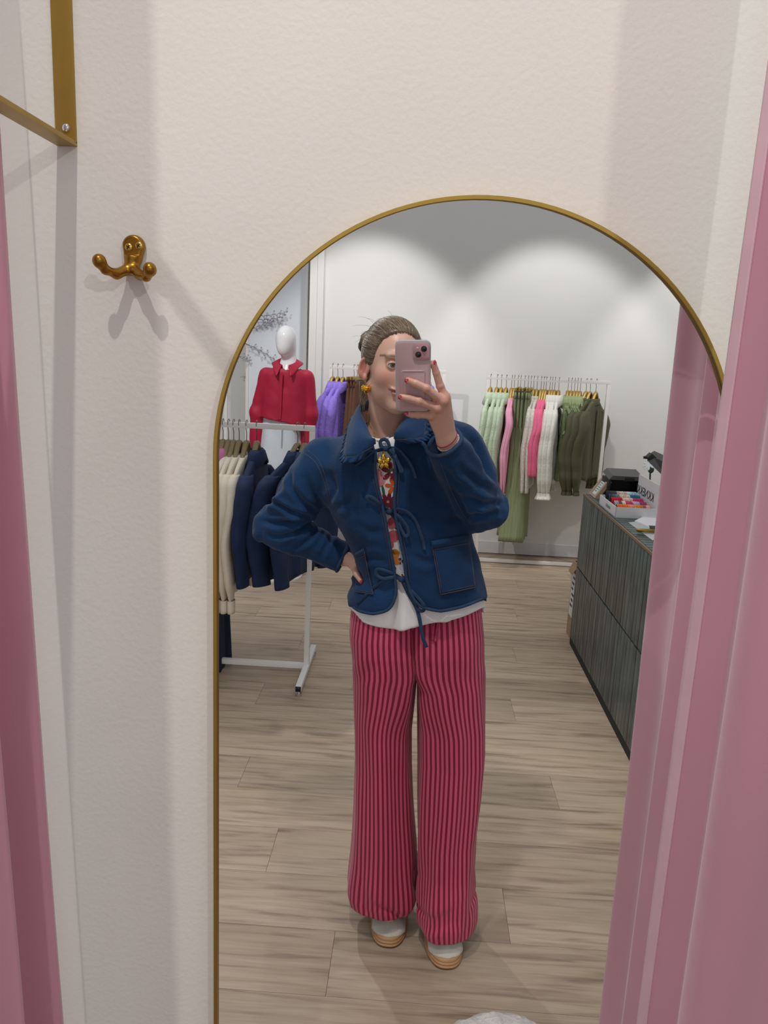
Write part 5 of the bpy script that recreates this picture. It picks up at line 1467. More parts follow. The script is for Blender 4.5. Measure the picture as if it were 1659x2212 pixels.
        w += crease(pts, dp * 1.35, wd)
    # pull lines under the arm and to the tie points
    w += 0.003 * np.exp(-((V[:, 2] - 1.30) / 0.06) ** 2) * np.sin(V[:, 0] * 60 + V[:, 2] * 70) * (np.abs(V[:, 0] + 0.17) < 0.06)
    return w
wj = cloth_disp(V); Ej = np.concatenate([Q[:, [0, 1]], Q[:, [1, 2]], Q[:, [2, 3]], Q[:, [3, 0]]]); cj = np.bincount(Ej[:, 0], minlength=len(V)) + np.bincount(Ej[:, 1], minlength=len(V))
for _ in range(2): wj = (np.bincount(Ej[:, 0], wj[Ej[:, 1]], len(V)) + np.bincount(Ej[:, 1], wj[Ej[:, 0]], len(V))) / np.maximum(cj, 1)
ns_ = nn * side_
for _ in range(4):
    for k in range(3): ns_[:, k] = (np.bincount(Ej[:, 0], ns_[Ej[:, 1], k], len(V)) + np.bincount(Ej[:, 1], ns_[Ej[:, 0], k], len(V))) / np.maximum(cj, 1)
ns_ /= np.maximum(np.linalg.norm(ns_, axis=1), 1e-6)[:, None]
V = V + ns_ * wj[:, None]
jacket = np_mesh('jacket', V, Q, M_denim, person)
JT = BVHTree.FromPolygons([Vector(v) for v in V], [tuple(map(int, q)) for q in Q])

# ------------------------------------------------------------------ t-shirt
TH_ = np.array([(720, 1296), (765, 1322), (785, 1343), (815, 1354), (850, 1363), (890, 1356), (925, 1349), (962, 1344), (1010, 1328), (1052, 1311), (1090, 1300)], float)
def tee_f(P):
    px, py = pf(P)
    x, y, z = P
    infl = np.interp(z, [0.96, 1.05, 1.15], [0.006, -0.010, -0.016]); hd = np.interp(z, [0.95, 1.06, 1.2], [0.128, 0.122, 0.118])
    l, r = sides(z, 0); l = np.where(z < 1.16, np.maximum(l, -0.150 + (z - 1.0) * 0.1), l); l = l - infl; r = r + infl; xc = (l + r) / 2; hw = (r - l) / 2
    rr_ = (np.abs((x - xc) / hw) ** 2.4 + np.abs((y - YT) / hd) ** 2.4) ** (1 / 2.4)
    d = (rr_ - 1) * np.minimum(hw, hd) * 0.95
    d = smax(d, (z - np.interp(x, shx, shz) + 0.014) * 0.85 + 0.35 * np.maximum(np.abs(y - YT) - 0.02, 0), 0.03)
    s = np.maximum(d, -(d + 0.006))
    s = np.maximum(s, np.where(y < YT + 0.03, (py - np.interp(px, TH_[:, 0], TH_[:, 1])) * 0.0011, 0.965 - z))
    nkc = A(829, 902, 1.93)
    neck = ell(P, nkc, (0.063, 0.13, 0.052))
    return np.maximum(s, -neck)
V, Q = surfnet(tee_f, (-0.20, 1.80, 0.925), (0.26, 2.12, 1.47), 0.0034)
V, Q = largest(V, Q)
V = smoothmesh(V, Q, 2, 0.45); nn = vnormals(V, Q)
fz = np.clip((1.06 - V[:, 2]) / 0.10, 0, 1)
fx = A(862, 1330, 1.85)[0]
dsp = fz * (0.010 * np.exp(-((V[:, 0] - fx - 0.010) / 0.012) ** 2) - 0.008 * np.exp(-((V[:, 0] - fx + 0.014) / 0.012) ** 2) + 0.006 * np.sin(V[:, 0] * 55 + 1.0) + 0.007 * np.exp(-((V[:, 0] - A(965, 1330, 1.85)[0]) / 0.010) ** 2))
V[:, 1] -= dsp * (V[:, 1] < YT)
V += nn * (0.0018 * vnoise(V * 16, 31))[:, None]
tee = np_mesh('t_shirt', V, Q, M_tee, person)
TT_ = BVHTree.FromPolygons([Vector(v) for v in V], [tuple(map(int, q)) for q in Q])
def cast(tree, px, py, lift=0.0, dflt=1.84):
    d = Vector(_ray(px, py)).normalized(); h = tree.ray_cast(Vector(EYE), d)
    return np.array(h[0] if h[0] is not None else A(px, py, dflt)) - np.array(d) * lift
def castmin(px, py, lift=0.0):
    d = Vector(_ray(px, py)).normalized(); hs_ = [h for h in (JT.ray_cast(Vector(EYE), d), TT_.ray_cast(Vector(EYE), d)) if h[0] is not None]
    p = min(hs_, key=lambda h: h[3])[0] if hs_ else Vector(A(px, py, 1.84))
    return np.array(p) - np.array(d) * lift
# neck rib
rb = []
for k in range(49):
    t = k / 48; px = 795 + 64 * t
    py = np.interp(px, [795, 806, 820, 835, 848, 862], [936, 944, 947, 944, 938, 926])
    rb.append(cast(TT_, px, py + 5, 0.001))
MB().tube(catmull(rb[::4], 4), 0.0042, 8, flat=0.5, up=(0, 1, 0)).build('neck_rib', M_tee, tee)

# ------------------------------------------------------------------ floral print (flat on the shirt)
def blob(name, polys, col, lift=0.0012):
    m = MB()
    for poly in polys:
        n = len(poly); c = np.mean(poly, axis=0); rows_ = []
        P = [cast(TT_, *c, lift)]
        for f_ in (0.5, 1.0):
            P += [cast(TT_, c[0] + (q[0] - c[0]) * f_, c[1] + (q[1] - c[1]) * f_, lift) for q in poly]
        Fc = [(0, 1 + i, 1 + (i + 1) % n) for i in range(n)] + [(1 + i, 1 + n + i, 1 + n + (i + 1) % n, 1 + (i + 1) % n) for i in range(n)]
        m.add(P, Fc)
    return m.build(name, mat('print_%d_%d_%d' % col, srgb(*col), 0.85, var=0.10, vscale=60), tee, fix=False)
def petal(cx, cy, ang, L_, W_, r0=2.0, n=12):
    out = []
    for i in range(n):
        a = 2 * PI * i / n; u = r0 + L_ * (0.5 - 0.5 * math.cos(a)); v = W_ * math.sin(a) * (0.7 + 0.3 * (u - r0) / L_)
        out.append((cx + math.cos(ang) * u - math.sin(ang) * v, cy + math.sin(ang) * u + math.cos(ang) * v))
    return out
def flower(cx, cy, n, L_, W_, col, a0=0.0, core=None):
    blob('flower_print', [petal(cx, cy, a0 + 2 * PI * k / n, L_, W_) for k in range(n)], col)
    if core: blob('flower_print', [[(cx + 3.2 * math.cos(a), cy + 3.2 * math.sin(a)) for a in np.linspace(0, 2 * PI, 10, endpoint=False)]], core, 0.0018)
def oval(cx, cy, rx, ry, rot=0.0, n=14):
    return [(cx + rx * math.cos(a) * math.cos(rot) - ry * math.sin(a) * math.sin(rot), cy + rx * math.cos(a) * math.sin(rot) + ry * math.sin(a) * math.cos(rot)) for a in np.linspace(0, 2 * PI, n, endpoint=False)]
MAR, ORA, PNK, GRN, NAV, PBL, DPK = (120, 32, 52), (232, 104, 40), (232, 150, 150), (52, 104, 64), (62, 62, 110), (178, 204, 214), (206, 98, 108)
flower(838, 1084, 8, 18, 5, MAR, 0.2, (200, 150, 130)); flower(846, 1020, 6, 22, 6, MAR, 0.35)
flower(851, 1050, 6, 18, 5, ORA, 0.1); blob('flower_print', [oval(822, 1038, 10, 13, 0.3), oval(818, 1022, 7, 9, -0.4)], PNK)
blob('flower_print', [oval(828, 1060, 3, 12, -0.2), oval(858, 1142, 6, 2.5, 0.4), oval(842, 1016, 9, 3, -0.3)], GRN)
blob('flower_print', [oval(847, 1130, 10, 13), oval(850, 1158, 13, 13, 0.2), oval(843, 1176, 8, 9)], DPK)
blob('flower_print', [oval(853, 1196, 10, 10), oval(857, 1212, 9, 8, 0.3), oval(851, 1205, 9, 7)], (222, 140, 60))
blob('flower_print', [oval(864, 1208, 3, 3), oval(870, 1213, 3, 4), oval(865, 1217, 2.5, 3), oval(853, 1228, 3, 4)], NAV)
blob('flower_print', [oval(867, 1184, 5, 7), oval(871, 1196, 5, 5)], PBL); blob('flower_print', [oval(868, 1222, 6, 9), oval(872, 1232, 5, 5)], (212, 210, 228))
blob('flower_print', [oval(869, 1242, 1.5, 3, -0.5), oval(872, 1246, 1.5, 3, -0.5)], MAR)

# ------------------------------------------------------------------ jacket trims
def edge_path(pts, inset, n=6, tree=JT, lift=0.001):
    c = catmull([(p[0], p[1], 0) for p in pts], n); out = []
    for i, q in enumerate(c):
        a = cast(tree, q[0] + inset[0], q[1] + inset[1], 0)
        out.append(np.array(atY(q[0], q[1], a[1] - lift)))
    out = np.array(out)
    for _ in range(2): out[1:-1, 1] = (out[:-2, 1] + out[1:-1, 1] + out[2:, 1]) / 3
    return out
bl = edge_path([(811, 975), (811, 1028), (827, 1098), (841, 1175), (851, 1231), (855, 1270), (855, 1284)], (-7, 0))
bl2 = edge_path([(855, 1284), (850, 1300), (843, 1312), (832, 1320), (812, 1325), (799, 1325), (778, 1320), (764, 1312)], (-2, -7))
MB().tube(np.concatenate([bl, bl2[1:]]), 0.0042, 8).build('binding', M_denim_b, jacket)
br1 = edge_path([(850, 968), (855, 1035), (852, 1091), (863, 1157), (874, 1210), (877, 1245), (886, 1278)], (7, 0))
br2 = edge_path([(886, 1278), (895, 1296), (906, 1307), (920, 1314), (944, 1319), (960, 1319), (1000, 1310), (1043, 1294)], (-2, -9), lift=0.004)
MB().tube(np.concatenate([br1, br2[1:]]), 0.0042, 8).build('binding', M_denim_b, jacket)
def cuff_ring(c, dv, r1, r2, name, up=None):
    u = np.cross(dv, [0, 1, 0]); u /= np.linalg.norm(u); v = np.cross(dv, u); P = []
    for k in range(37):
        a = 2 * PI * k / 36; d0 = u * math.cos(a) + v * math.sin(a)
        h = JT.ray_cast(Vector(c - dv * 0.006 + d0 * 0.09), Vector(-d0), 0.09)
        P.append((np.array(h[0]) if h[0] is not None else c + d0 * r1) + dv * 0.006)
    P = np.array(P)
    for _ in range(2): P[1:-1] = (P[:-2] + 2 * P[1:-1] + P[2:]) / 4
    P[-1] = P[0]
    MB().tube(P - (P - c) * 0.05, 0.0052, 8, cap=False).build('cuff_binding', M_denim_b, jacket)
cuff_ring(cuffR, cuffRd, 0.045, 0.045, 'r'); cuff_ring(cuffL, cuffLd, 0.04, 0.04, 'l')
# dark inside of the sleeves is the same cloth; patch pockets follow the front
def patch(name, quad, nu=22, nv=26, lift=0.0045, tree=JT):
    q = [np.array(p, float) for p in quad]; P = np.zeros((nv, nu, 3))
    for i in range(nv):
        for j in range(nu):
            s, t = j / (nu - 1), i / (nv - 1)
            p = (q[0] * (1 - s) + q[1] * s) * (1 - t) + (q[3] * (1 - s) + q[2] * s) * t
            P[i, j] = cast(tree, p[0], p[1], lift)
    return P
def pocket(quad, cut):
    P = patch('pocket', quad)
    o = grid_mesh('pocket', P, M_denim, jacket, solid=0.003)
    nv, nu = P.shape[:2]; off = np.array([0, -0.0022, 0])
    MB().tube(P[1] + off, 0.0008, 6).tube(P[4] + off, 0.0007, 6).tube(P[2:, 0] + off, 0.0008, 6).tube(P[-1] + off, 0.0008, 6).tube(P[2:, -1] + off, 0.0008, 6).tube(P[4:-2, 1] + off, 0.0005, 5).tube(P[-2, 1:-1] + off, 0.0005, 5).build('stitching', M_thread, o)
    MB().rings([[tuple(P[k, j] + np.array([0, dy, 0])) for j in range(nu)] for k, dy in ((0, -0.001), (0, -0.006), (3, -0.006), (3, -0.001))], closed=False).build('pocket_hem', M_denim, o)
pocket([(932, 1169), (1012, 1155), (1027, 1268), (952, 1284)], 0.1)
pocket([(768, 1194), (785, 1184), (806, 1283), (768, 1277)], 0.1)
# ties
def ribbon(pts, w=0.0042, n=7, lift=0.005, tails=None):
    """pts: (px, py, lift_factor)"""
    c = catmull([(p[0], p[1], p[2] if len(p) > 2 else 1.0) for p in pts], n)
    return [castmin(q[0], q[1], lift * max(0.4, q[2])) for q in c]
def smooth_path(P, it=3):
    P = np.array(P)
    for _ in range(it): P[1:-1] = (P[:-2] + 2 * P[1:-1] + P[2:]) / 4
    return P
def bow(knot, loops, kw=0.009):
    m = MB()
    for L_ in loops: m.tube(smooth_path(ribbon(L_)), 0.0046, 8, flat=0.28, up=(0, 1, 0))
    m.build('tie', M_denim_b, jacket)
    k = castmin(*knot, 0.010); MB().ball(k, (kw, 0.006, kw * 0.8), 14, 9).build('tie_knot', M_denim_b, jacket)
bow((833, 969), [[(833, 968), (820, 972), (795, 980), (772, 998), (766, 1003, 2), (772, 1004, 2.5), (790, 990, 2), (812, 974, 2), (830, 967, 2)],
                 [(833, 970), (823, 963), (822, 953, 2), (830, 949, 3), (838, 954, 3), (842, 968, 2)],
                 [(836, 970), (848, 985), (862, 1004), (868, 1016, 2), (866, 1018, 2), (862, 1005, 2), (853, 983, 2), (842, 970, 2)],
                 [(836, 968), (858, 970), (876, 988), (890, 1010), (898, 1034)]])
bow((841, 1106), [[(841, 1105), (826, 1092), (806, 1086), (793, 1078, 2), (795, 1072, 2.5), (808, 1077, 2.5), (826, 1094, 2), (840, 1102, 2)],
                  [(843, 1107), (856, 1122), (868, 1146), (875, 1158, 2), (882, 1154, 2.5), (880, 1140, 2.5), (868, 1122, 2), (850, 1106, 2)],
                  [(843, 1104), (862, 1100), (882, 1108), (898, 1126), (908, 1152), (914, 1172), (917, 1188)]])
bow((868, 1252), [[(867, 1250), (846, 1238), (822, 1230), (813, 1232, 2), (814, 1243, 2.5), (828, 1250, 2.5), (850, 1247, 2), (866, 1250, 2)],
                  [(866, 1248), (846, 1249), (824, 1258), (802, 1274), (786, 1291), (771, 1305)],
                  [(870, 1255), (884, 1272), (902, 1290), (916, 1308, 2), (915, 1319, 2.5), (904, 1318, 2.5), (894, 1300, 2), (882, 1276, 2), (872, 1257, 2)],
                  [(870, 1256), (882, 1282), (898, 1310, 1.6), (906, 1335, 1.6), (910, 1360, 1.6), (915, 1382, 1.6), (922, 1398, 1.6)]])
# shoulder and placket seams
def seam(pts, r=0.0009, m=M_thread, tree=JT, parent=jacket, lift=0.0008):
    c = catmull([(p[0], p[1], 0) for p in pts], 8)
    P = np.array([cast(tree, q[0], q[1], lift, 1.9) for q in c])
    dv = np.linalg.norm(np.diff(P, axis=0), axis=1)
    if dv.max() < 0.05: return MB().tube(smooth_path(P, 2), r, 5)
for s_ in ([(655, 977), (682, 1000), (700, 1040), (712, 1085)], [(664, 972), (690, 997), (706, 1040), (714, 1075)], [(1008, 918), (985, 928), (975, 925)],
           [(806, 1000), (806, 1030), (821, 1098), (836, 1175), (846, 1240)], [(862, 1000), (862, 1035), (859, 1091), (870, 1157), (881, 1215), (886, 1260)],
           [(735, 1218), (752, 1180)], [(952, 1000), (975, 1060), (1000, 1110), (1020, 1135)]):
    mb = seam(s_, 0.0006)
    if mb: mb.build('seam', M_thread, jacket)

# ------------------------------------------------------------------ ruffled collar
def collar(inner, outer, name):
    n = 48; I = catmull(inner, 10); O = catmull(outer, 10)
    def res(C):
        s = np.concatenate([[0], np.cumsum(np.linalg.norm(np.diff(C, axis=0), axis=1))]); u = np.linspace(0, s[-1], n)
        return np.stack([np.interp(u, s, C[:, k]) for k in range(3)], 1)
    I, O = res(I), res(O); R = []
    for t in np.linspace(0, 1, 12):
        row = I * (1 - t) + O * t
        row[:, 2] += 0.018 * math.sin(PI * min(1, t * 1.25)) * np.clip(1 - 0.3 * t, 0, 1)
        row[:, 1] -= 0.012 * math.sin(PI * t)
        R.append(row)
    return np.array(R), O
ci = [A(810, 961, 1.815), A(801, 943, 1.835), A(788, 912, 1.885), A(779, 886, 1.945), A(800, 868, 2.03), A(838, 862, 2.06), A(872, 866, 2.02), A(882, 886, 1.935), A(868, 912, 1.875), A(856, 932, 1.838), A(852, 948, 1.815)]
co = [A(808, 964, 1.80), A(775, 985, 1.795), A(748, 989, 1.80), A(744, 975, 1.83), A(752, 935, 1.895), A(757, 912, 1.965), A(775, 890, 2.06), A(838, 880, 2.12), A(905, 872, 2.06), A(918, 885, 1.955), A(920, 912, 1.90), A(919, 935, 1.86), A(915, 944, 1.83), A(882, 949, 1.805), A(853, 949, 1.80)]
CG, CO = collar(ci, co, 'collar')
CG = CG + 0.002 * vnoise(CG * 28, 41)[..., None] * np.array([0.2, 1, 1])
# keep the collar outside the jacket front
for i in range(CG.shape[0]):
    for j in range(CG.shape[1]):
        p = CG[i, j]; dd = p - EYE; L_ = np.linalg.norm(dd); h = JT.ray_cast(Vector(EYE), Vector(dd / L_))
        if h[0] is not None and i > 3 and p[1] < 1.93:
            CG[i, j] = EYE + dd / L_ * min(L_, h[3] - 0.006 - 0.004 * i / 11)
for _ in range(5):
    CG[1:-1, 1:-1] = (CG[:-2, 1:-1] + CG[2:, 1:-1] + CG[1:-1, :-2] + CG[1:-1, 2:] + 2 * CG[1:-1, 1:-1]) / 6
col_o = grid_mesh('collar', CG, M_denim, jacket, solid=0.004)
E_ = CG[-1]; c_in = CG[-2]
s = np.concatenate([[0], np.cumsum(np.linalg.norm(np.diff(E_, axis=0), axis=1))]); npt = 420; u = np.linspace(0, s[-1], npt)
Ed = np.stack([np.interp(u, s, E_[:, k]) for k in range(3)], 1); In = np.stack([np.interp(u, s, c_in[:, k]) for k in range(3)], 1)
ov = Ed - In; ov /= np.maximum(np.linalg.norm(ov, axis=1), 1e-6)[:, None]
ov = np.stack([np.convolve(np.pad(ov[:, k], 8, 'edge'), np.ones(17) / 17, 'valid') for k in range(3)], 1)
RF = []
wv = np.sin(u * 2 * PI / 0.0150 + 1.6 * np.sin(u * 70) + 0.8 * np.sin(u * 171)); 
for t in np.linspace(-0.15, 1, 6):
    p = Ed + ov * (0.0160 * t) + np.array([0, -1.0, 0.25]) * (0.0050 * max(t, 0) * wv)[:, None] + np.array([0, -0.002, 0])
    RF.append(p)
grid_mesh('ruffle', np.array(RF), M_denim, col_o, solid=0.0016)
MB().tube(Ed + np.array([0, -0.0035, 0.0]) - ov * 0.003, 0.0005, 5).build('stitching', M_thread, col_o)

# ------------------------------------------------------------------ trousers
def leg_table(rows):
    T = []
    for py, xl, xr, Y, hd in rows:
        a, b = A(xl, py, Y), A(xr, py, Y); T.append(((a[2] + b[2]) / 2, a[0], b[0], Y, hd))
    return np.array(T)[::-1]
LT = leg_table([(1290, 763, 893, 1.968, .098), (1330, 757, 893, 1.968, .106), (1361, 754, 893, 1.968, .112), (1392, 756, 894, 1.968, .115), (1437, 761, 898, 1.97, .111), (1468, 763, 896, 1.972, .108), (1569, 766, 887, 1.978, .098), (1645, 767, 889, 1.982, .096), (1746, 764, 895, 1.985, .100), (1797, 761, 899, 1.987, .104), (1880, 755, 903, 1.99, .110), (1912, 753, 904, 1.99, .110), (1930, 756, 904, 1.99, .108)])
RT = leg_table([(1290, 893, 1038, 1.968, .098), (1330, 893, 1042, 1.968, .106), (1367, 893, 1045, 1.968, .112), (1392, 894, 1045, 1.968, .115), (1437, 897, 1046, 1.967, .111), (1468, 902, 1046, 1.965, .108), (1544, 903, 1047, 1.96, .101), (1632, 904, 1048, 1.955, .096), (1720, 903, 1040, 1.95, .100), (1797, 903, 1029, 1.945, .104), (1856, 904, 1026, 1.94, .108), (1906, 904, 1026, 1.935, .110), (1960, 904, 1026, 1.93, .108), (1982, 906, 1025, 1.93, .106)])
M_str = bpy.data.materials.new('striped_trouser_cloth'); M_str.use_nodes = True; nt = M_str.node_tree; L = nt.links; b = nt.nodes['Principled BSDF']
b.inputs['Roughness'].default_value = 0.62; b.inputs['Sheen Weight'].default_value = 0.15; b.inputs['Specular IOR Level'].default_value = 0.3
a_ = N(nt, 'ShaderNodeAttribute', attribute_name='stripe'); fr_ = N(nt, 'ShaderNodeMath', operation='FRACT'); L.new(a_.outputs['Fac'], fr_.inputs[0])
rp = N(nt, 'ShaderNodeValToRGB'); L.new(fr_.outputs[0], rp.inputs[0]); e = rp.color_ramp.elements
e[0].position = 0.0; e[0].color = srgb(214, 92, 122); e[1].position = 1.0; e[1].color = srgb(214, 92, 122)
for p_, c_ in ((0.46, srgb(214, 92, 122)), (0.53, srgb(140, 16, 58)), (0.93, srgb(140, 16, 58))):
    k_ = e.new(p_); k_.color = c_
no = N(nt, 'ShaderNodeTexNoise'); no.inputs['Scale'].default_value = 420; mr = N(nt, 'ShaderNodeMapRange'); mr.inputs[3].default_value = 0.9; mr.inputs[4].default_value = 1.08
tc = N(nt, 'ShaderNodeTexCoord'); L.new(tc.outputs['Object'], no.inputs['Vector']); L.new(no.outputs['Fac'], mr.inputs[0])
mx = N(nt, 'ShaderNodeMix', data_type='RGBA', blend_type='MULTIPLY'); mx.inputs[0].default_value = 1.0; L.new(rp.outputs[0], mx.inputs[6]); L.new(mr.outputs[0], mx.inputs[7]); L.new(mx.outputs[2], b.inputs['Base Color'])
def leg(T, inner_right, seed, drop):
    nu, nv = 220, 190; P = np.zeros((nv, nu, 3)); S = np.zeros((nv, nu))
    z0, z1 = T[-1, 0], T[0, 0]; crotch_z = A(897, 1437, 1.97)[2]
    th = np.linspace(0, 2 * PI, nu, endpoint=False) + PI / 2
    for i in range(nv):
        t = i / (nv - 1); z = z0 + (z1 - z0) * t
        xl, xr, Y, hd = (np.interp(z, T[:, 0], T[:, k]) for k in range(1, 5))
        xc, hw = (xl + xr) / 2, (xr - xl) / 2
        up = np.clip((z - crotch_z + 0.045) / 0.07, 0, 1); up = up * up * (3 - 2 * up)
        if inner_right: xr = xr + 0.012 * up
        else: xl = xl - 0.012 * up
        xc, hw = (xl + xr) / 2, (xr - xl) / 2
        c, s_ = np.cos(th), np.sin(th)
        inn = (c > 0) if inner_right else (c < 0)
        upe = np.clip((z - crotch_z + 0.17) / 0.17, 0, 1); upe = upe * upe * (3 - 2 * upe)
        ex = np.where(inn, 2.2 + 5 * upe, 2.2)
        x = np.sign(c) * np.abs(c) ** (2 / ex); y = np.sign(s_) * np.abs(s_) ** (2 / 2.3)
        rad = np.stack([xc + hw * x, Y + hd * y], 1)
        d = np.linalg.norm(np.roll(rad, -1, 0) - rad, axis=1); cum = np.concatenate([[0], np.cumsum(d)[:-1]]) / d.sum()
        # resample to even arc length so the stripes keep their width
        uu = np.linspace(0, 1, nu, endpoint=False); ext = np.concatenate([cum, [1.0]]); rx = np.interp(uu, ext, np.append(rad[:, 0], rad[0, 0])); ry = np.interp(uu, ext, np.append(rad[:, 1], rad[0, 1]))
        nx, ny = (rx - xc) / hw ** 2, (ry - Y) / hd ** 2; ln = np.hypot(nx, ny); nx, ny = nx / ln, ny / ln
        Q3 = np.stack([rx * 16, ry * 16, np.full(nu, z * 2.6)], 1)
        f = 0.0042 * vnoise(Q3, seed) * np.clip((z0 - z) / 0.15, 0, 1)
        f += 0.0030 * np.sin(uu * 2 * PI * 7 + 2.0 * math.sin(z * 5 + seed)) * (1 - up)
        low = np.clip((0.30 - z) / 0.24, 0, 1) ** 1.4
        Q4 = np.stack([rx * 13, ry * 13, np.full(nu, z * 13) + rx * 9 * (1 if seed % 2 else -1)], 1)
        nn4 = vnoise(Q4 + seed * 3.3, seed + 5)
        br_ = np.abs(nn4) * 2 - 0.5
        f += low * (-0.012 * np.exp(-(nn4 / 0.17) ** 2) + 0.004) * np.clip(z / 0.10, 0.25, 1)
        f += low * 0.009 * vnoise(np.stack([rx * 9, ry * 9, np.full(nu, z * 7)], 1), seed + 9)
        hipf = np.exp(-((z - crotch_z - 0.01) / 0.05) ** 2)
        f += 0.0012 * hipf * np.sin(rx * 90 * (1 if inner_right else -1) - z * 60)
        f = f * np.where(inn, 1 - up, 1.0)
        zz = z - 0.006 * low * np.cos(th) * 0
        P[i, :, 0] = rx + nx * f; P[i, :, 1] = ry + ny * f; P[i, :, 2] = zz
        S[i] = uu * 47.0 + low * 0.0
    return P, S
m_parts = []
PL, SL = leg(LT, True, 3, 0); PR2, SR2 = leg(RT, False, 8, 0)
allP = np.concatenate([PL.reshape(-1, 3), PR2.reshape(-1, 3)]); allS = np.concatenate([SL.ravel(), SR2.ravel()])
Fq = []
for off, Pq in ((0, PL), (PL.shape[0] * PL.shape[1], PR2)):
    r_, c_ = Pq.shape[:2]; ii, jj = np.meshgrid(np.arange(r_ - 1), np.arange(c_), indexing='ij'); j2 = (jj + 1) % c_
    Fq.append(np.stack([off + ii * c_ + jj, off + (ii + 1) * c_ + jj, off + (ii + 1) * c_ + j2, off + ii * c_ + j2], -1).reshape(-1, 4))
trs = np_mesh('trousers', allP, np.concatenate(Fq), M_str, person, {'stripe': allS})
md = trs.modifiers.new('thick', 'SOLIDIFY'); md.thickness = 0.002; md.offset = -1
TRT = BVHTree.FromPolygons([Vector(v) for v in allP], [tuple(map(int, q)) for q in np.concatenate(Fq)])
M_cord = mat('trouser_drawstring', srgb(186, 60, 92), 0.7, var=0.4, vscale=90)
mb = MB()
for pts in ([(938, 1344), (936, 1362), (934, 1384)], [(946, 1344), (943, 1366), (940, 1388)]):
    mb.tube([cast(TRT, *q, 0.004, 1.86) for q in catmull([(p[0], p[1], 0) for p in pts], 4)[:, :2]], 0.0034, 8, flat=0.5, up=(0, 1, 0))
mb.build('drawstring', M_cord, trs)
fly = [cast(TRT, *q, 0.0006, 1.86) for q in [(891, 1362), (893, 1380), (894, 1400), (896, 1420), (898, 1434)]]
MB().tube(fly, 0.0012, 5).build('seam', mat('trouser_seam', srgb(150, 28, 66), 0.8), trs)

# ------------------------------------------------------------------ shoes
M_gum = mat('gum_sole', srgb(184, 142, 98), 0.5, var=0.06, vscale=20)
M_gumd = mat('dark_outsole', srgb(58, 46, 40), 0.7)
M_sued = mat('pale_grey_suede', srgb(206, 202, 192), 0.9, var=0.10, vscale=30, bump=0.2, bscale=260)
def shoe(toe, yaw, label):
    n = 48; cz, sz = math.cos(yaw), math.sin(yaw); L_, Wd = 0.275, 0.112
    def pl(u, v, z):                                    # u across, v back from the toe
        return (toe[0] + u * cz - v * sz * -1 * 0 + v * sz, toe[1] + v * cz - u * sz, z)
    def outline(g, z):
        R = []
        for k in range(n):
            a = 2 * PI * k / n; c, s_ = math.cos(a), math.sin(a); v = (L_ / 2) * (1 - math.copysign(abs(c) ** 0.85, c)); wd = Wd / 2 * (1.0 - 0.16 * math.exp(-((v - 0.16) / 0.05) ** 2)) * (0.93 if v > 0.19 else 1)
            u = wd * math.copysign(abs(s_) ** 0.74, s_)
            R.append(pl(u * g, L_ / 2 + (v - L_ / 2) * (1 + (g - 1) * 0.7), z))
        return R
    s0 = MB().rings([outline(g, z) for g, z in ((0.97, 0.0), (0.99, 0.004))]).build('outsole', M_gumd, person)
    sole = MB().rings([outline(g, z) for g, z in ((0.97, 0.004), (1.02, 0.006), (1.025, 0.0095), (1.00, 0.0115), (0.980, 0.0125), (1.00, 0.0140), (1.005, 0.0170), (0.985, 0.0195), (0.960, 0.0205), (0.970, 0.0220), (0.955, 0.0260), (0.90, 0.0295), (0.85, 0.0298))]).build('sole', M_gum, person)
    R = []
    for i in range(30):
        t = i / 29; v = 0.008 + (L_ - 0.03) * t
        wd = Wd / 2 * 0.90 * min(1, (math.sin(min(1, t * 5) * PI / 2)) ** 0.6 + 0.05) * (1 - 0.2 * t)
        h = 0.028 + (0.030 * math.sin(min(1, t * 4) * PI / 2) + 0.05 * max(0, min(1, (t - 0.28) / 0.3)) ** 1.3)
        if t > 0.93: wd *= 0.8; h *= 0.85
        R.append([pl(wd * math.cos(a), v, 0.026 + (h - 0.026) * max(0, math.sin(a)) ** 0.7) for a in np.linspace(0, PI, 22)])
    up = MB().rings(R, closed=False).build('shoe_upper', M_sued, person)
    st = [pl(Wd * 0.36 * math.sin(a), 0.07 - 0.042 * math.cos(a) , 0.0) for a in np.linspace(-1.4, 1.4, 15)]
    for o, l in ((sole, 'gum sole ' + label), (up, 'pale suede shoe ' + label)): o['label'] = l
    return up
shoe(toeL, 0.03, 'with the toe under the left trouser hem'); shoe(toeR, -0.10, 'of the foot set forward')
# ================================================================== telephone
ph = thing('phone', 'pink smartphone in a clear case held up in front of the face', 'phone', tuple(PC))
M_pink = mat('pink_glass_back', srgb(206, 172, 176), 0.25, coat=0.3)
M_clear = mat('clear_case_edge', srgb(186, 180, 184), 0.12, coat=0.6, spec=0.8)
M_pink2 = mat('pink_camera_plate', srgb(204, 158, 164), 0.3)
M_lens = mat('lens_black', srgb(8, 8, 10), 0.05, coat=1.0)
RP = Matrix([[pr_[i], pu_[i], pn_[i]] for i in range(3)])
def rrect(cx, cy, hw, hh, r, n=7):
    out = []
    for q, (sx, sy) in enumerate(((1, 1), (-1, 1), (-1, -1), (1, -1))):
        for k in range(n + 1):
            a = PI / 2 * (q + k / n); out.append((cx + sx * (hw - r) + r * math.cos(a), cy + sy * (hh - r) + r * math.sin(a)))
    return out
def PPt(u, v, w): return PC + pr_ * u + pu_ * v + pn_ * w
def slab(cx, cy, hw, hh, r, prof):
    return MB().rings([[PPt(cx + (x - cx) * (hw + g) / hw, cy + (y - cy) * (hh + g) / hh, w) for x, y in rrect(cx, cy, hw, hh, r)] for g, w in prof])
Hw, Hh = 0.0385, 0.0782
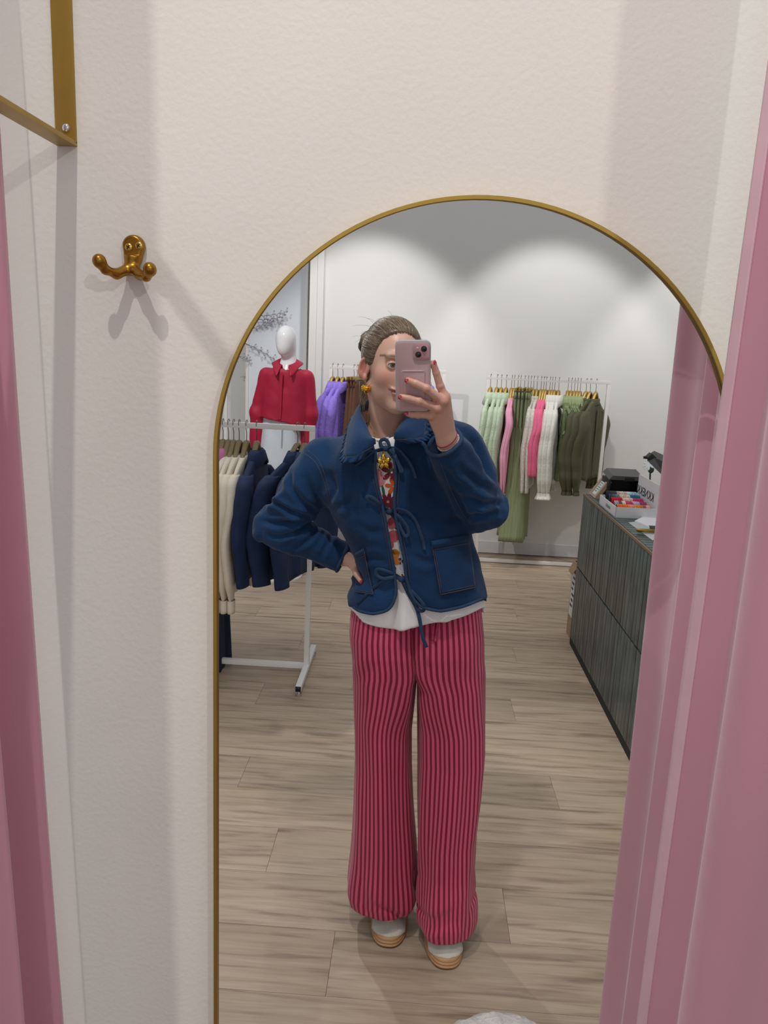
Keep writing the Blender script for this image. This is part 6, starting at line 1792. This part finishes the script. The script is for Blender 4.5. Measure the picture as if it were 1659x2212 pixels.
slab(0, 0, Hw, Hh, 0.012, ((-.0015, -.0062), (0, -.0050), (.0004, 0.0), (0, .0042), (-.0012, .0052))).build('case', M_clear, ph, angle=40)
slab(0, 0, Hw - 0.0030, Hh - 0.0030, 0.010, ((0, .0050), (0, .0055), (-.0005, .0057))).build('back', M_pink, ph, angle=40)
slab(0, 0, Hw - 0.003, Hh - 0.003, 0.010, ((0, -.0066), (0, -.0060))).build('screen', M_lens, ph, angle=40)
def uv(px, py):
    d = onP(px, py, 0.0057) - PC; return d.dot(pr_), d.dot(pu_)
cu_, cv_ = uv(910, 759.5)
cam_p = slab(cu_, cv_, 0.0180, 0.0188, 0.008, ((0, .0056), (0, .0075), (-.0008, .0080))).build('camera_plate', M_pink2, ph, angle=40)
slab(cu_, cv_, 0.0188, 0.0196, 0.0085, ((0, .0056), (0, .0064))).build('camera_rim', M_clear, ph, angle=40)
def disc(px, py, r, w0, w1, m, name, par, n=28):
    u, v = uv(px, py); R = [[PPt(u + (r + g) * math.cos(2 * PI * k / n), v + (r + g) * math.sin(2 * PI * k / n), w) for k in range(n)] for g, w in ((0, w0), (0, w1 - .0004), (-.0005, w1))]
    return MB().rings(R).build(name, m, par, angle=40)
for q in ((916, 753), (903.7, 765.3)):
    disc(*q, 0.0064, .0078, .0095, M_lens, 'lens', cam_p)
disc(902, 751.5, 0.0026, .0078, .0083, mat('flash', srgb(232, 214, 206), 0.2), 'flash', cam_p); disc(917, 766, 0.0010, .0078, .0083, M_lens, 'microphone', cam_p)
cu2, cv2 = uv(892.5, 840)
M_film = mat('card_pocket', srgb(198, 164, 168), 0.16, coat=0.5)
slab(cu2, cv2, 0.0262, 0.0410, 0.004, ((0, .0057), (-.0002, .0070), (-.0010, .0074))).build('card_pocket', M_film, ph, angle=40)
MB().box(PPt(cu2, cv2 + 0.0405, .0077), (0.046, 0.0022, 0.0012), RP, 0.0004).build('card_pocket_lip', mat('lip_shine', srgb(236, 220, 220), 0.15), ph, angle=40)

# ================================================================== nails and jewellery
M_nail = mat('red_nail_varnish', srgb(186, 52, 72), 0.2, coat=0.6)
M_nail2 = mat('pink_nail_pattern', srgb(238, 178, 184), 0.2)
for k in 'imrp':
    a, b_ = fing[k][2], fing[k][3]; d_ = (b_ - a) / np.linalg.norm(b_ - a)
    no_ = pn_ - d_ * pn_.dot(d_); 
    if k == 'i': no_ = no_ * 0.5 + pr_ * 0.9; no_ -= d_ * no_.dot(d_)
    no_ /= np.linalg.norm(no_); sd = np.cross(d_, no_)
    R = Matrix([[d_[i], sd[i], no_[i]] for i in range(3)])
    nl = MB().ball(b_ + d_ * 0.0012 + no_ * frad[k][3] * 0.66, (0.0062, 0.0052, 0.0030), 16, 10, R).build('fingernail', M_nail, body)
    m = MB()
    for q in ((0.001, 0.001), (-0.002, -0.0018)):
        m.ball(b_ + d_ * (0.0012 + q[0]) + sd * q[1] + no_ * (frad[k][3] * 0.66 + 0.0026), (0.0014, 0.0012, 0.0005), 8, 6, R)
    m.build('nail_pattern', M_nail2, nl)
t_ = hf_[0][2]; MB().ball(t_ + np.array([0.002, -0.0055, -0.002]), (0.0045, 0.0025, 0.0058), 14, 9).build('fingernail', M_nail, body)
M_gold3 = mat('polished_gold', srgb(240, 196, 84), 0.26, metal=1.0)
# heart earring
er = A(791, 841, 1.905); m = MB()
hp_ = []
for k in range(40):
    a = 2 * PI * k / 40; hp_.append((16 * math.sin(a) ** 3 / 16, (13 * math.cos(a) - 5 * math.cos(2 * a) - 2 * math.cos(3 * a) - math.cos(4 * a)) / 16))
Rg = []
for g, w_ in ((0.86, 0.005), (1.0, 0.002), (1.0, -0.001), (0.88, -0.004), (0.62, -0.0062), (0.25, -0.0078)):
    Rg.append([(er[0] + 0.0128 * g * x, er[1] + w_ + (0.0009 * (-1) ** k if g < 0.95 else 0), er[2] + 0.0138 * g * z) for k, (x, z) in enumerate(hp_)])
m.rings(Rg); eh = m.build('heart_earring', M_gold3, person, angle=30)
m = MB()
for k in range(26):
    a = rng.uniform(0, 2 * PI); r_ = rng.uniform(0.1, 0.8); m.ball((er[0] + 0.010 * r_ * math.cos(a), er[1] - 0.0062 + 0.003 * r_, er[2] + 0.002 + 0.009 * r_ * math.sin(a)), 0.0016, 7, 5)
m.build('filigree', M_gold3, eh)
lob = A(791, 817, 1.915)
MB().tube(catmull([er + np.array([0, -0.001, 0.012]), er + np.array([-0.003, -0.003, 0.020]), lob + np.array([0, -0.006, 0.004]), lob + np.array([0.003, 0.004, 0.0])], 5), 0.0009, 6).build('ear_wire', M_gold3, eh)
# flower pendant
pe_ = castmin(829, 998, 0.010); m = MB()
for k in range(5):
    a = PI / 2 + 2 * PI * k / 5 + 0.15; d_ = Vector((math.cos(a), 0, math.sin(a))); R = Matrix((d_, Vector((0, 1, 0)), Vector((-d_.z, 0, d_.x)))).transposed()
    m.ball(Vector(pe_) + d_ * 0.0100, (0.0088, 0.0028, 0.0058), 14, 8, R)
    m.tube([Vector(pe_) + d_ * 0.004 + Vector((0, -0.003, 0)), Vector(pe_) + d_ * 0.016 + Vector((0, -0.0032, 0))], [0.0012, 0.0005], 6)
pd = m.ball(Vector(pe_) + Vector((0, -0.002, 0)), (0.0042, 0.0032, 0.0042)).build('flower_pendant', M_gold3, person)
MB().tube([pe_ + np.array([0, 0, 0.016]), castmin(829, 980, 0.010)], 0.0011, 6).torus(pe_ + np.array([0, 0, 0.018]), 0.002, 0.0006).build('pendant_loop', M_gold3, pd)
HT = BVHTree.FromPolygons([Vector(v) for v in V1], [tuple(map(int, q)) for q in Q1])
def castn(px, py, lift=0.002):
    d = Vector(_ray(px, py)).normalized(); h = HT.ray_cast(Vector(EYE), d)
    return np.array(h[0] if h[0] is not None else Vector(A(px, py, 1.93))) - np.array(d) * lift
ch = [castn(x, y) for x, y in [(793, 893), (796, 905), (801, 920), (808, 934)]] + [castmin(x, y, 0.004) for x, y in [(816, 952), (824, 968), (829, 984)]]
m = MB()
for q in catmull(ch, 7): m.ball(q, 0.0013, 6, 5)
m.build('neck_chain', M_gold3, person)
# bracelets at the raised wrist
dvw = (elR - (wr1 + wr2) / 2); dvw /= np.linalg.norm(dvw)
HB = BVHTree.FromPolygons([Vector(v) for v in V2], [tuple(map(int, q)) for q in Q2])
def wrist_ring(off, r):
    c = (wr1 + wr2) / 2 + dvw * off; u = np.cross(dvw, [0, 1, 0]); u /= np.linalg.norm(u); v = np.cross(dvw, u); P = []
    for k in range(41):
        a = 2 * PI * k / 40; d0 = u * math.cos(a) + v * math.sin(a)
        h = HB.ray_cast(Vector(c + d0 * 0.07), Vector(-d0)); P.append((np.array(h[0]) if h[0] is not None else c + d0 * 0.028) + d0 * r)
    return np.array(P)
MB().tube(wrist_ring(-0.001, 0.0008), 0.0011, 6, cap=False).build('cord_bracelet', mat('cerise_cord', srgb(176, 30, 70), 0.7), person)
m = MB()
for q in wrist_ring(0.011, 0.0018)[::1]: m.ball(q, 0.0024, 8, 6)
m.build('bead_bracelet', mat('cream_beads', srgb(214, 200, 190), 0.35), person)
